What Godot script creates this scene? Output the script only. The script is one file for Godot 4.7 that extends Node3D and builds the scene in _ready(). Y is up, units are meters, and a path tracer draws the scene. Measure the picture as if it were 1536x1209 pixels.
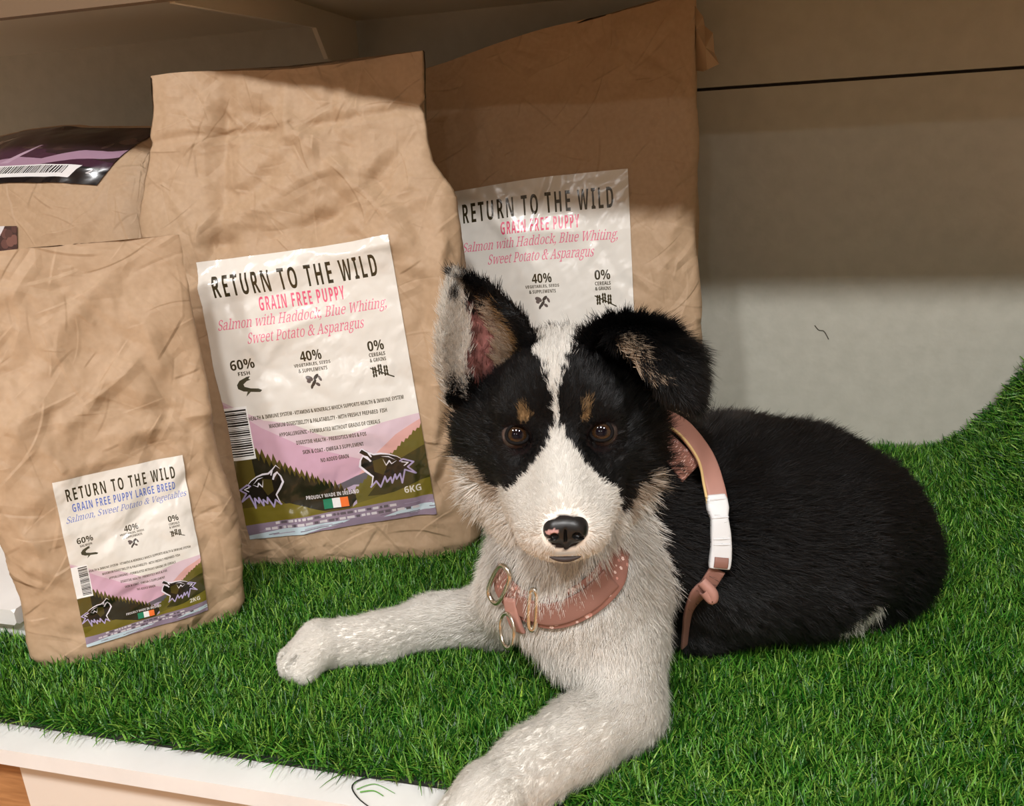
extends Node3D
# A puppy lying on artificial turf on a shop shelf between paper sacks of food. Units are metres; the back panel stands at z = 0, the turf lies at y = 0.

var rng := RandomNumberGenerator.new()
var taken := {}

# ------------------------------------------------------------------ helpers
func lin(r: float, g: float, b: float) -> Color:   # a colour given in sRGB bytes, as the linear value that vertex colours need
	return Color(r / 255.0, g / 255.0, b / 255.0).srgb_to_linear()

func rgb8(r: float, g: float, b: float) -> Color:
	return Color(r / 255.0, g / 255.0, b / 255.0)

func tag(o: Node, label: String, category: String, group := "") -> Node:
	o.set_meta("label", label)
	o.set_meta("category", category)
	if group != "":
		o.set_meta("group", group)
	return o

func numbered(called: String) -> String:
	if not taken.has(called):
		taken[called] = 0
		return called
	taken[called] += 1
	return "%s_%03d" % [called, taken[called]]

func thing(called: String, label: String, category: String, at := Transform3D(), group := "") -> Node3D:
	var o := Node3D.new()
	o.name = numbered(called)
	add_child(o)
	o.transform = at
	tag(o, label, category, group)
	return o

func part(called: String, mesh: Mesh, m: Material, parent: Node, at := Transform3D()) -> MeshInstance3D:
	var o := MeshInstance3D.new()
	o.name = called
	o.mesh = mesh
	if m:
		o.material_override = m
	parent.add_child(o, true)
	o.transform = at
	o.cast_shadow = GeometryInstance3D.SHADOW_CASTING_SETTING_ON
	return o

func struct(called: String, mesh: Mesh, m: Material, at := Transform3D()) -> MeshInstance3D:
	var o := part(called, mesh, m, self, at)
	o.set_meta("kind", "structure")
	return o

func mat(c: Color, rough := 0.6, metal := 0.0) -> StandardMaterial3D:
	var m := StandardMaterial3D.new()
	m.albedo_color = c
	m.roughness = rough
	m.metallic = metal
	return m

func vmat(rough := 0.6, metal := 0.0) -> StandardMaterial3D:
	var m := mat(Color.WHITE, rough, metal)
	m.vertex_color_use_as_albedo = true
	return m

func noise_tex(size: int, freq: float, ramp: Gradient, seed_: int, kind := FastNoiseLite.TYPE_SIMPLEX_SMOOTH, normal := false, bump := 4.0) -> NoiseTexture2D:
	var n := FastNoiseLite.new()
	n.noise_type = kind
	n.frequency = freq
	n.seed = seed_
	n.fractal_octaves = 4
	var t := NoiseTexture2D.new()
	t.width = size
	t.height = size
	t.seamless = true
	t.noise = n
	t.generate_mipmaps = false
	if ramp:
		t.color_ramp = ramp
	if normal:
		t.as_normal_map = true
		t.bump_strength = bump
	return t

func ramp(a: Color, b: Color) -> Gradient:
	var g := Gradient.new()
	g.set_color(0, a)
	g.set_color(1, b)
	return g

# a box with chamfered edges, its centre at the origin
func chamfer_box(s: Vector3, c: float) -> ArrayMesh:
	var st := SurfaceTool.new()
	st.begin(Mesh.PRIMITIVE_TRIANGLES)
	st.set_smooth_group(-1)
	var h := s * 0.5
	c = minf(c, minf(h.x, minf(h.y, h.z)) * 0.9)
	var pts := []
	for sx in [-1, 1]:
		for sy in [-1, 1]:
			for sz in [-1, 1]:
				pts.append(Vector3(sx * (h.x - c), sy * h.y, sz * h.z))
				pts.append(Vector3(sx * h.x, sy * (h.y - c), sz * h.z))
				pts.append(Vector3(sx * h.x, sy * h.y, sz * (h.z - c)))
	# faces: for every axis the four inner-most points, for every edge a quad, for every corner a triangle
	var id := func(sx, sy, sz, k): return pts[(((sx + 1) / 2) * 4 + ((sy + 1) / 2) * 2 + (sz + 1) / 2) * 3 + k]
	var quads := []
	for s1 in [-1, 1]:
		quads.append([id.call(s1, -1, -1, 1), id.call(s1, 1, -1, 1), id.call(s1, 1, -1, 2), id.call(s1, 1, 1, 2), id.call(s1, 1, 1, 1), id.call(s1, -1, 1, 1), id.call(s1, -1, 1, 2), id.call(s1, -1, -1, 2)])
		quads.append([id.call(-1, s1, -1, 0), id.call(1, s1, -1, 0), id.call(1, s1, -1, 2), id.call(1, s1, 1, 2), id.call(1, s1, 1, 0), id.call(-1, s1, 1, 0), id.call(-1, s1, 1, 2), id.call(-1, s1, -1, 2)])
		quads.append([id.call(-1, -1, s1, 0), id.call(1, -1, s1, 0), id.call(1, -1, s1, 1), id.call(1, 1, s1, 1), id.call(1, 1, s1, 0), id.call(-1, 1, s1, 0), id.call(-1, 1, s1, 1), id.call(-1, -1, s1, 1)])
	for sx in [-1, 1]:
		for sy in [-1, 1]:
			for sz in [-1, 1]:
				quads.append([id.call(sx, sy, sz, 0), id.call(sx, sy, sz, 1), id.call(sx, sy, sz, 2)])
	for q in quads:
		poly(st, q, Vector3.ZERO)
	st.generate_normals()
	return st.commit()

# a flat convex polygon, turned so that it faces away from «inside»
func poly(st: SurfaceTool, q: Array, inside: Vector3) -> void:
	var c := Vector3.ZERO
	for p in q:
		c += p
	c /= q.size()
	var n := Vector3.ZERO
	for i in q.size():
		n += (q[i] - c).cross(q[(i + 1) % q.size()] - c)
	var flip: bool = n.dot(c - inside) > 0.0
	for i in range(1, q.size() - 1):
		if flip:
			st.add_vertex(q[0]); st.add_vertex(q[i + 1]); st.add_vertex(q[i])
		else:
			st.add_vertex(q[0]); st.add_vertex(q[i]); st.add_vertex(q[i + 1])

# a prism: a convex outline in x/y pulled along z
func prism(outline: Array, z0: float, z1: float) -> ArrayMesh:
	var st := SurfaceTool.new()
	st.begin(Mesh.PRIMITIVE_TRIANGLES)
	st.set_smooth_group(-1)
	var mid := Vector3.ZERO
	for p in outline:
		mid += Vector3(p.x, p.y, 0)
	mid /= outline.size()
	mid.z = (z0 + z1) / 2
	var a := []
	var b := []
	for p in outline:
		a.append(Vector3(p.x, p.y, z0))
		b.append(Vector3(p.x, p.y, z1))
	poly(st, a, mid)
	poly(st, b, mid)
	for i in outline.size():
		var k: int = (i + 1) % outline.size()
		poly(st, [a[i], a[k], b[k], b[i]], mid)
	st.generate_normals()
	return st.commit()

# a mesh from a grid of points (rows x columns), optionally closed round the columns
func grid_arrays(rows: int, cols: int, pts: PackedVector3Array, uv: PackedVector2Array, wrap: bool, flip := false) -> Array:
	var idx := PackedInt32Array()
	var last := cols if wrap else cols - 1
	for r in rows - 1:
		for c in last:
			var a := r * cols + c
			var b := r * cols + (c + 1) % cols
			var d := a + cols
			var e := b + cols
			if flip:
				idx.append_array([a, b, d, b, e, d])
			else:
				idx.append_array([a, d, b, b, d, e])
	var arr := []
	arr.resize(Mesh.ARRAY_MAX)
	arr[Mesh.ARRAY_VERTEX] = pts
	arr[Mesh.ARRAY_INDEX] = idx
	if uv.size():
		arr[Mesh.ARRAY_TEX_UV] = uv
	arr[Mesh.ARRAY_NORMAL] = normals_of(pts, idx)
	return arr

func normals_of(pts: PackedVector3Array, idx: PackedInt32Array) -> PackedVector3Array:
	var n := PackedVector3Array()
	n.resize(pts.size())
	for t in range(0, idx.size(), 3):
		var a := pts[idx[t]]
		var fn := (pts[idx[t + 2]] - a).cross(pts[idx[t + 1]] - a)
		n[idx[t]] += fn
		n[idx[t + 1]] += fn
		n[idx[t + 2]] += fn
	for i in n.size():
		n[i] = n[i].normalized()
	return n

func mesh_of(arr: Array) -> ArrayMesh:
	var m := ArrayMesh.new()
	m.add_surface_from_arrays(Mesh.PRIMITIVE_TRIANGLES, arr)
	return m

func catmull(p: Array, t: float) -> Vector3:   # t from 0 to 1 along all points
	var n := p.size() - 1
	var f := clampf(t, 0, 1) * n
	var i := mini(int(f), n - 1)
	var k := f - i
	var a: Vector3 = p[maxi(i - 1, 0)]
	var d: Vector3 = p[mini(i + 2, n)]
	return (p[i] as Vector3).cubic_interpolate(p[i + 1], a, d, k)

# a round tube along points
func tube(p: Array, r: float, closed := false, sides := 10, steps := 0, taper := 1.0) -> ArrayMesh:
	var n: int = steps if steps > 0 else p.size() * 4
	var c: Array = []
	for i in n + 1:
		if closed:
			var f := float(i) / n * p.size()
			var k := int(f) % p.size()
			var q := p.size()
			c.append((p[k] as Vector3).cubic_interpolate(p[(k + 1) % q], p[(k + q - 1) % q], p[(k + 2) % q], f - int(f)))
		else:
			c.append(catmull(p, float(i) / n))
	var pts := PackedVector3Array()
	var side := Vector3.ZERO
	for i in n + 1:
		var t: Vector3 = (c[mini(i + 1, n)] - c[maxi(i - 1, 0)])
		if closed and (i == 0 or i == n):
			t = c[1] - c[n - 1]
		t = t.normalized()
		if side == Vector3.ZERO:
			side = t.cross(Vector3(0.31, 0.9, 0.2)).normalized()
		side = (side - t * side.dot(t)).normalized()
		var up := side.cross(t)
		var rr := r * lerpf(1.0, taper, float(i) / n) if taper >= 0.0 else r * maxf(0.08, pow(sin(PI * i / n), 0.7))
		for k in sides:
			var a := TAU * k / sides
			pts.append(c[i] + (side * cos(a) + up * sin(a)) * rr)
	return mesh_of(grid_arrays(n + 1, sides, pts, PackedVector2Array(), true))

# a flat strap of rounded section along points, with the outward direction at each point
func strap(p: Array, nrm: Array, width: float, thick: float, steps: int, wscale: Array = []) -> ArrayMesh:
	var pts := PackedVector3Array()
	var uv := PackedVector2Array()
	var prof := []
	for k in 24:
		var a := TAU * k / 24
		var cx := signf(cos(a)) * pow(absf(cos(a)), 0.35)
		var cy := signf(sin(a)) * pow(absf(sin(a)), 0.6)
		prof.append(Vector2(cx * 0.5, cy * 0.5))
	for i in steps + 1:
		var t := float(i) / steps
		var c := catmull(p, t)
		var dir := (catmull(p, minf(t + 0.01, 1)) - catmull(p, maxf(t - 0.01, 0))).normalized()
		var up := catmull(nrm, t)
		up = (up - dir * up.dot(dir)).normalized()
		var side := dir.cross(up)
		var e := sin(PI * clampf(minf(t, 1 - t) * steps / 2.0, 0.02, 0.5))
		var ws := 1.0
		if wscale.size():
			var f := t * (wscale.size() - 1)
			var fi := mini(int(f), wscale.size() - 2)
			ws = lerpf(wscale[fi], wscale[fi + 1], f - fi)
		for k in 24:
			pts.append(c + side * prof[k].x * width * ws + up * prof[k].y * thick * e)
			uv.append(Vector2(t, prof[k].x + 0.5))
	return mesh_of(grid_arrays(steps + 1, 24, pts, uv, true))

# ------------------------------------------------------------------ the scene
func _ready() -> void:
	rng.seed = 4711
	make_camera_and_light()
	make_room()
	make_shelves()
	make_turf()
	make_bags()
	make_puppy()
	make_collar_and_harness()
	make_details()

func make_camera_and_light() -> void:
	var cam := Camera3D.new()
	cam.name = "camera"
	cam.position = Vector3(0, 0.42, 1.15)
	cam.rotation_degrees = Vector3(-17.3, 15.0, -3.1)
	cam.fov = 53.05
	cam.near = 0.02
	cam.far = 30
	add_child(cam)
	cam.current = true
	var e := Environment.new()
	e.background_mode = Environment.BG_COLOR
	e.background_color = Color(0, 0, 0)
	e.tonemap_mode = Environment.TONE_MAPPER_LINEAR
	e.tonemap_exposure = 0.92
	e.sdfgi_enabled = true
	e.ssao_enabled = true
	e.ssil_enabled = true
	var w := WorldEnvironment.new()
	w.name = "environment"
	w.environment = e
	add_child(w)
	# five round ceiling lamps out of view, placed to light the shelf, in two rows: three over the aisle before the shelf, two farther back
	var rows := [[Vector3(-1.0, 2.2, 2.42), 1.0], [Vector3(0.05, 2.2, 2.36), 1.0], [Vector3(1.1, 2.2, 2.42), 1.0], [Vector3(-0.6, 2.2, 5.3), 0.34], [Vector3(0.7, 2.2, 5.3), 0.34]]
	var place := ["above the left end of the shelf", "over the middle of the aisle", "above the right end of the shelf", "in the back row on the left", "in the back row on the right"]
	var glow := mat(rgb8(250, 252, 255), 0.5)
	glow.emission_enabled = true
	glow.emission = rgb8(252, 251, 250)
	glow.emission_energy_multiplier = 30.0
	var white := mat(rgb8(235, 235, 232), 0.5)
	for i in rows.size():
		var t := thing("unseen_ceiling_lamp", "unseen round recessed ceiling lamp " + place[i], "lamp", Transform3D(Basis(), rows[i][0]), "round ceiling lamps")
		var ring := TorusMesh.new()
		ring.inner_radius = 0.14
		ring.outer_radius = 0.17
		part("trim_ring", ring, white, t)
		var disc := CylinderMesh.new()
		disc.top_radius = 0.14
		disc.bottom_radius = 0.14
		disc.height = 0.01
		part("lamp_diffuser", disc, glow, t)
		var l := AreaLight3D.new()
		l.name = "lamp_light"
		l.area_size = Vector2(0.24, 0.24)
		l.light_energy = 4.6 * rows[i][1]
		l.light_color = rgb8(252, 251, 250)
		l.area_range = 12.0
		l.area_attenuation = 2.0
		l.shadow_enabled = true
		t.add_child(l)
		l.position = Vector3(0, -0.012, 0)
		l.rotation_degrees = Vector3(-90, 0, 0)

func make_room() -> void:
	var paint := mat(rgb8(192, 180, 164), 0.7)
	var ceil_m := mat(rgb8(214, 208, 198), 0.8)
	var dark := mat(rgb8(60, 52, 45), 0.8)
	# the floor: oak boards on a dark bed
	var bed := BoxMesh.new()
	bed.size = Vector3(5.4, 0.1, 7.0)
	var floor_o := struct("floor", bed, dark, Transform3D(Basis(), Vector3(0, -0.42, 3.2)))
	var woods := []
	for k in 3:
		var m := mat(Color.WHITE, 0.45)
		m.albedo_texture = noise_tex(512, 0.02, ramp(rgb8(150 + 10 * k, 105 + 8 * k, 66 + 5 * k), rgb8(196 + 6 * k, 150 + 6 * k, 100 + 5 * k)), 31 + k)
		m.uv1_triplanar = true
		m.uv1_scale = Vector3(0.7, 1, 9)
		woods.append(m)
	var board := chamfer_box(Vector3(1.2, 0.012, 0.118), 0.002)
	for r in 57:
		for c in 5:
			var x := -2.4 + c * 1.203 + (r % 3) * 0.4 - 0.4
			if x - 0.6 < -2.65 or x + 0.6 > 2.65:
				continue
			part("floor_board", board, woods[(r * 5 + c * 3) % 3], floor_o, Transform3D(Basis(), Vector3(x, 0.055, -3.38 + r * 0.12)))
	var c := BoxMesh.new()
	c.size = Vector3(5.4, 0.1, 7.0)
	struct("ceiling", c, ceil_m, Transform3D(Basis(), Vector3(0, 2.265, 3.2)))
	var side := BoxMesh.new()
	side.size = Vector3(0.1, 2.7, 7.0)
	struct("wall_left", side, paint, Transform3D(Basis(), Vector3(-2.7, 0.9, 3.2)))
	struct("wall_right", side, paint, Transform3D(Basis(), Vector3(2.7, 0.9, 3.2)))
	var front := BoxMesh.new()
	front.size = Vector3(5.4, 2.7, 0.1)
	struct("wall_front", front, paint, Transform3D(Basis(), Vector3(0, 0.9, 6.65)))
	# the back of the shelving: metal panels set on a dark core, with open joints
	var core := BoxMesh.new()
	core.size = Vector3(5.4, 2.7, 0.06)
	var back := struct("wall_back", core, dark, Transform3D(Basis(), Vector3(0, 0.9, -0.042)))
	var enamel := mat(Color.WHITE, 0.55)
	enamel.albedo_texture = noise_tex(512, 0.03, ramp(rgb8(176, 174, 162), rgb8(186, 184, 172)), 7)
	enamel.uv1_triplanar = true
	enamel.uv1_scale = Vector3(2, 2, 2)
	enamel.heightmap_enabled = true
	enamel.heightmap_texture = noise_tex(512, 0.09, null, 8)
	enamel.heightmap_scale = 0.02
	for a in [[-0.536, 1.2, -0.4, 0.4815], [-0.536, 1.2, 0.4855, 1.25], [-2.64, -0.541, -0.4, 1.25], [-0.536, 1.2, 1.2535, 2.2], [-2.64, -0.541, 1.2535, 2.2], [1.205, 2.64, -0.4, 2.2]]:
		var w := Vector3(a[1] - a[0], a[3] - a[2], 0.011)
		part("back_panel", chamfer_box(w, 0.0015), enamel, back, Transform3D(Basis(), Vector3((a[0] + a[1]) / 2, (a[2] + a[3]) / 2 - 0.9, 0.0365)))

func make_shelves() -> void:
	var white := mat(Color.WHITE, 0.35)
	white.albedo_texture = noise_tex(512, 0.02, ramp(rgb8(226, 226, 224), rgb8(238, 238, 236)), 3)
	white.uv1_triplanar = true
	var cream := mat(rgb8(225, 216, 205), 0.5)
	var t := thing("display_shelf", "white painted shelf board with a thick front lip under the turf", "shelf", Transform3D(Basis(), Vector3(0, -0.014, 0)))
	part("board", chamfer_box(Vector3(2.0, 0.015, 0.738), 0.003), white, t, Transform3D(Basis(), Vector3(-0.5, -0.0075, 0.369)))
	part("front_lip", chamfer_box(Vector3(2.0, 0.004, 0.012), 0.001), white, t, Transform3D(Basis(), Vector3(-0.5, -0.0172, 0.728)))
	part("kick_panel", chamfer_box(Vector3(1.075, 0.34, 0.012), 0.002), cream, t, Transform3D(Basis(), Vector3(-0.0375, -0.187, 0.70)))
	var oak := mat(Color.WHITE, 0.5)
	oak.albedo_texture = noise_tex(512, 0.02, ramp(rgb8(150, 104, 64), rgb8(190, 140, 92)), 77)
	oak.uv1_triplanar = true
	oak.uv1_scale = Vector3(1.5, 16, 1.5)
	part("wooden_side", chamfer_box(Vector3(0.42, 0.34, 0.012), 0.002), oak, t, Transform3D(Basis(), Vector3(-0.79, -0.187, 0.694)))
	part("end_stop", chamfer_box(Vector3(0.02, 0.2, 0.72), 0.003), white, t, Transform3D(Basis(), Vector3(0.475, 0.1, 0.37)))
	# the shelf above, with its folded lip coloured dark brown and the bracket at the upright
	var u := thing("upper_shelf", "beige metal shelf overhead with a dark brown lip and cut-corner bracket", "shelf", Transform3D(Basis(), Vector3(0, 0.605, 0)))
	var tan_m := mat(rgb8(205, 192, 170), 0.5)
	part("deck", chamfer_box(Vector3(2.6, 0.012, 0.43), 0.002), tan_m, u, Transform3D(Basis(), Vector3(-0.4, 0.006, 0.215)))
	part("front_lip", chamfer_box(Vector3(2.6, 0.046, 0.012), 0.002), mat(rgb8(112, 92, 70), 0.6), u, Transform3D(Basis(), Vector3(-0.4, -0.012, 0.424)))
	var plate := [Vector2(0.006, 0), Vector2(0.416, 0), Vector2(0.416, -0.036), Vector2(0.13, -0.024), Vector2(0.105, -0.058), Vector2(0.006, -0.07)]
	part("bracket", bracket_plate(plate), tan_m, u, Transform3D(Basis(Vector3.UP, -PI / 2), Vector3(-0.505, 0, 0)))
	# low white step at the left that carries the sack behind
	var s := thing("low_riser", "low white step with a folded lip behind the small sack", "riser", Transform3D(Basis(), Vector3(-0.828, 0, 0)))
	part("top", chamfer_box(Vector3(0.40, 0.016, 0.62), 0.003), white, s, Transform3D(Basis(), Vector3(0, 0.030, 0.32)))
	part("skirt", chamfer_box(Vector3(0.394, 0.022, 0.612), 0.003), white, s, Transform3D(Basis(), Vector3(0, 0.012, 0.313)))

func bracket_plate(o: Array) -> ArrayMesh:   # the arm and the hook of a shelf bracket, joined
	var st := SurfaceTool.new()
	st.begin(Mesh.PRIMITIVE_TRIANGLES)
	st.append_from(prism([o[0], o[1], o[2], o[3], Vector2(o[0].x, o[3].y)], -0.003, 0.003), 0, Transform3D())
	st.append_from(prism([Vector2(o[0].x, o[3].y), o[3], o[4], o[5]], -0.003, 0.003), 0, Transform3D())
	return st.commit()

# ------------------------------------------------------------------ turf
func turf_y(x: float) -> float:
	var d := maxf(0.0, x - 0.265)
	return -0.009 + minf(d * d * 7.0, 0.5 * d + d * d * 3.5) if d > 0 else -0.009

# a square piece of pile, 25 mm wide, with about forty tufts of nine blades
func pile_tile(seed_: int) -> ArrayMesh:
	var r := RandomNumberGenerator.new()
	r.seed = seed_
	var v := PackedVector3Array()
	var n := PackedVector3Array()
	var c := PackedColorArray()
	var idx := PackedInt32Array()
	var lean_by := Vector3.ZERO
	var centre := Vector3.ZERO
	var tuft_tone := Color.WHITE
	for count in 42 * 9:
		var b := count % 9
		if b == 0:
			centre = Vector3(r.randf_range(-0.0126, 0.0126), 0, r.randf_range(-0.0126, 0.0126))
			lean_by = Vector3(r.randfn(0, 0.32), 0, r.randfn(0.05, 0.32))
			var l := r.randf_range(0.65, 1.1)
			tuft_tone = Color(l * r.randf_range(0.85, 1.15), l, l * r.randf_range(0.8, 1.1))
		var az := r.randf() * TAU
		var lean := r.randf_range(0.05, 0.95)
		var root := centre + Vector3(r.randfn(0, 0.003), 0, r.randfn(0, 0.003))
		var len := r.randf_range(0.014, 0.027)
		var wid := r.randf_range(0.0012, 0.0019)
		var curl := r.randf_range(-0.3, 1.4)
		if b >= 7:   # the curly thatch near the bottom
			len *= 0.5
			lean = r.randf_range(0.9, 1.3)
			curl = 1.8
		var out := Vector3(cos(az), 0, sin(az))
		var side := Vector3(-sin(az), 0, cos(az))
		var col := lin(72, 134, 40).lerp(lin(158, 198, 86), r.randf() * r.randf())
		if r.randf() < 0.35:
			col = lin(30, 86, 22)
		if b >= 7:
			col = lin(48, 92, 34) if r.randf() < 0.6 else lin(86, 104, 50)
		col = Color(col.r * tuft_tone.r, col.g * tuft_tone.g, col.b * tuft_tone.b)
		var p := root
		var a := lean
		var first := v.size()
		for k in 5:
			var w := wid * (1.0 - 0.8 * pow(k / 4.0, 2.0)) * 0.5
			var nn := (Vector3.UP * sin(a) - out * cos(a)).normalized()
			v.append(p - side * w)
			v.append(p + side * w)
			n.append((nn - side * 0.4).normalized())
			n.append((nn + side * 0.4).normalized())
			c.append(col)
			c.append(col)
			p += (Vector3.UP * cos(a) + out * sin(a) + lean_by * 0.8).normalized() * len / 4.0
			a += curl / 4.0
		for k in 4:
			var q := first + k * 2
			idx.append_array([q, q + 2, q + 1, q + 1, q + 2, q + 3])
	var arr := []
	arr.resize(Mesh.ARRAY_MAX)
	arr[Mesh.ARRAY_VERTEX] = v
	arr[Mesh.ARRAY_NORMAL] = n
	arr[Mesh.ARRAY_COLOR] = c
	arr[Mesh.ARRAY_INDEX] = idx
	return mesh_of(arr)

func make_turf() -> void:
	var t := thing("turf_mat", "green artificial grass mat covering the shelf and curling up at the right", "artificial grass", Transform3D())
	# backing: a black sheet that follows the shelf and climbs at the right
	var st := SurfaceTool.new()
	st.begin(Mesh.PRIMITIVE_TRIANGLES)
	st.set_smooth_group(0)
	var xs := []
	for i in 15:
		xs.append(lerpf(-0.98, 0.25, i / 14.0))
	for i in 12:
		xs.append(0.265 + i * 0.0165)
	for i in xs.size() - 1:
		var x0: float = xs[i]
		var x1: float = xs[i + 1]
		var y0 := turf_y(x0)
		var y1 := turf_y(x1)
		var mid := Vector3((x0 + x1) / 2, (y0 + y1) / 2 - 0.002, 0.36)
		poly(st, [Vector3(x0, y0, 0.002), Vector3(x1, y1, 0.002), Vector3(x1, y1, 0.712), Vector3(x0, y0, 0.712)], mid)
		poly(st, [Vector3(x0, y0 - 0.004, 0.002), Vector3(x1, y1 - 0.004, 0.002), Vector3(x1, y1 - 0.004, 0.712), Vector3(x0, y0 - 0.004, 0.712)], mid)
		poly(st, [Vector3(x0, y0 - 0.004, 0.712), Vector3(x1, y1 - 0.004, 0.712), Vector3(x1, y1, 0.712), Vector3(x0, y0, 0.712)], mid)
	st.generate_normals()
	part("backing", st.commit(), mat(rgb8(22, 30, 18), 0.9), t)
	var m := vmat(0.36)
	m.backlight_enabled = true
	m.backlight = Color(0.25, 0.3, 0.15)
	m.metallic_specular = 0.45
	var tiles := []
	for k in 8:
		tiles.append(pile_tile(100 + k))
	var spots: Array = [[], [], [], [], [], [], [], []]
	var patch := FastNoiseLite.new()
	patch.frequency = 9.0
	patch.seed = 5
	for iz in 28:
		for ix in 57:
			var x := -0.967 + ix * 0.025
			var z := 0.0165 + iz * 0.02525
			if x < -0.66 and z < 0.60:
				continue
			spots[rng.randi() % 8].append([x, z])
	for k in 8:
		var mm := MultiMesh.new()
		mm.transform_format = MultiMesh.TRANSFORM_3D
		mm.use_colors = true
		mm.mesh = tiles[k]
		mm.instance_count = spots[k].size()
		for i in spots[k].size():
			var x: float = spots[k][i][0]
			var z: float = spots[k][i][1]
			var slope := (turf_y(x + 0.0125) - turf_y(x - 0.0125)) / 0.025
			var up := Vector3(-slope, 1, 0).normalized()
			var bx := up.cross(Vector3(0, 0, 1)).normalized()
			var bas := Basis(bx * sqrt(1 + slope * slope), up, bx.cross(up)) * Basis(Vector3.UP, (rng.randi() % 4) * PI / 2)
			var tall := 0.9 + 0.25 * patch.get_noise_2d(x, z)
			mm.set_instance_transform(i, Transform3D(bas * Basis.from_scale(Vector3(1.02, tall, 1.02)), Vector3(x, turf_y(x), z)))
			var b := 1.0 + 0.12 * patch.get_noise_2d(x + 9.0, z)
			mm.set_instance_color(i, Color(b, b, b))
		var o := MultiMeshInstance3D.new()
		o.name = "grass_pile"
		o.multimesh = mm
		o.material_override = m
		o.set_meta("kind", "stuff")
		t.add_child(o, true)

# ------------------------------------------------------------------ paper sacks
func prof_at(p: Dictionary, y: float) -> Array:
	var q: Array = p.prof
	var i := 0
	while i < q.size() - 2 and y > q[i + 1][0]:
		i += 1
	var k := clampf((y - q[i][0]) / (q[i + 1][0] - q[i][0]), 0, 1)
	k = k * k * (3 - 2 * k) * 0.5 + k * 0.5
	var out := []
	for c in 5:
		out.append(lerpf(q[i][c], q[i + 1][c], k))
	return out

func crumple(p: Dictionary, x: float, y: float) -> float:
	var n: FastNoiseLite = p.n1
	var c: FastNoiseLite = p.n2
	var h := n.get_noise_2d(x, y * 0.8) * 0.005
	h += c.get_noise_2d(x, y * 0.75) * 0.0022
	for q in p.creases:
		var dx: float = x - q[0]
		var dy: float = y - q[1]
		var al: float = dx * q[2] + dy * q[3]
		if absf(al) > q[4]:
			continue
		var pe: float = absf(dx * q[3] - dy * q[2])
		if pe > q[5]:
			continue
		var e: float = 1.0 - absf(al) / q[4]
		h += q[6] * (1.0 - pe / q[5]) * minf(1.0, e * 2.0)
	if p.has("flat"):   # the stiff label keeps the paper under it smoother
		var q: Rect2 = p.flat
		var d := maxf(maxf(q.position.x - x, x - q.end.x), maxf(q.position.y - y, y - q.end.y))
		h *= lerpf(0.5, 1.0, clampf(d / 0.02 + 0.5, 0, 1))
	return h

func sack_point(p: Dictionary, xn: float, zn: float, y: float) -> Vector3:
	var a := prof_at(p, y)
	var half: float = (a[2] - a[1]) / 2
	var x: float = (a[1] + a[2]) / 2 + xn * half
	var z: float = a[4] - a[3] * (1 - zn) / 2
	var wz := signf(zn) * pow(absf(zn), 4)
	var wx := signf(xn) * pow(absf(xn), 4)
	var fade := clampf(a[3] / 0.02, 0.35, 1.0)
	var h: float = crumple(p, x + (0.0 if zn > 0 else 3.0) + (1 - zn) * 0.04 * signf(xn), y) * p.rough * fade
	var l := maxf(sqrt(wz * wz + wx * wx), 0.3)
	x += h * wx / l
	z += h * wz / l
	var top: float = p.prof[-1][0]
	var v := y / top
	var yy: float = y + v * v * (p.slant * x + p.wave * sin(x * 23.0 + p.seed))
	z += v * v * p.wave * 1.5 * sin(x * 17.0 + p.seed * 2.0)
	yy += -z * tan(deg_to_rad(p.lean)) * pow(1 - v, 4)
	if p.curl > 0 and y > p.curl_from:   # the upper part sags backwards
		var d: float = y - p.curl_from
		var ang: float = minf(d * p.curl, 1.25)
		var r: float = 1.0 / p.curl
		var yc: float = p.curl_from + sin(ang) * r
		var zc: float = -(1 - cos(ang)) * r
		var rest: float = d - ang * r
		yc += cos(ang) * rest
		zc -= sin(ang) * rest
		return Vector3(x, yc + sin(ang) * z + (yy - y) * cos(ang), zc + cos(ang) * z)
	return Vector3(x, yy, z)

func sack_front(p: Dictionary, x: float, y: float) -> Vector3:
	var a := prof_at(p, y)
	var xn: float = clampf((x - (a[1] + a[2]) / 2) / ((a[2] - a[1]) / 2), -0.99, 0.99)
	return sack_point(p, xn, pow(1 - pow(absf(xn), p.square), 1 / p.square), y)

var crease_map: ImageTexture

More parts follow.
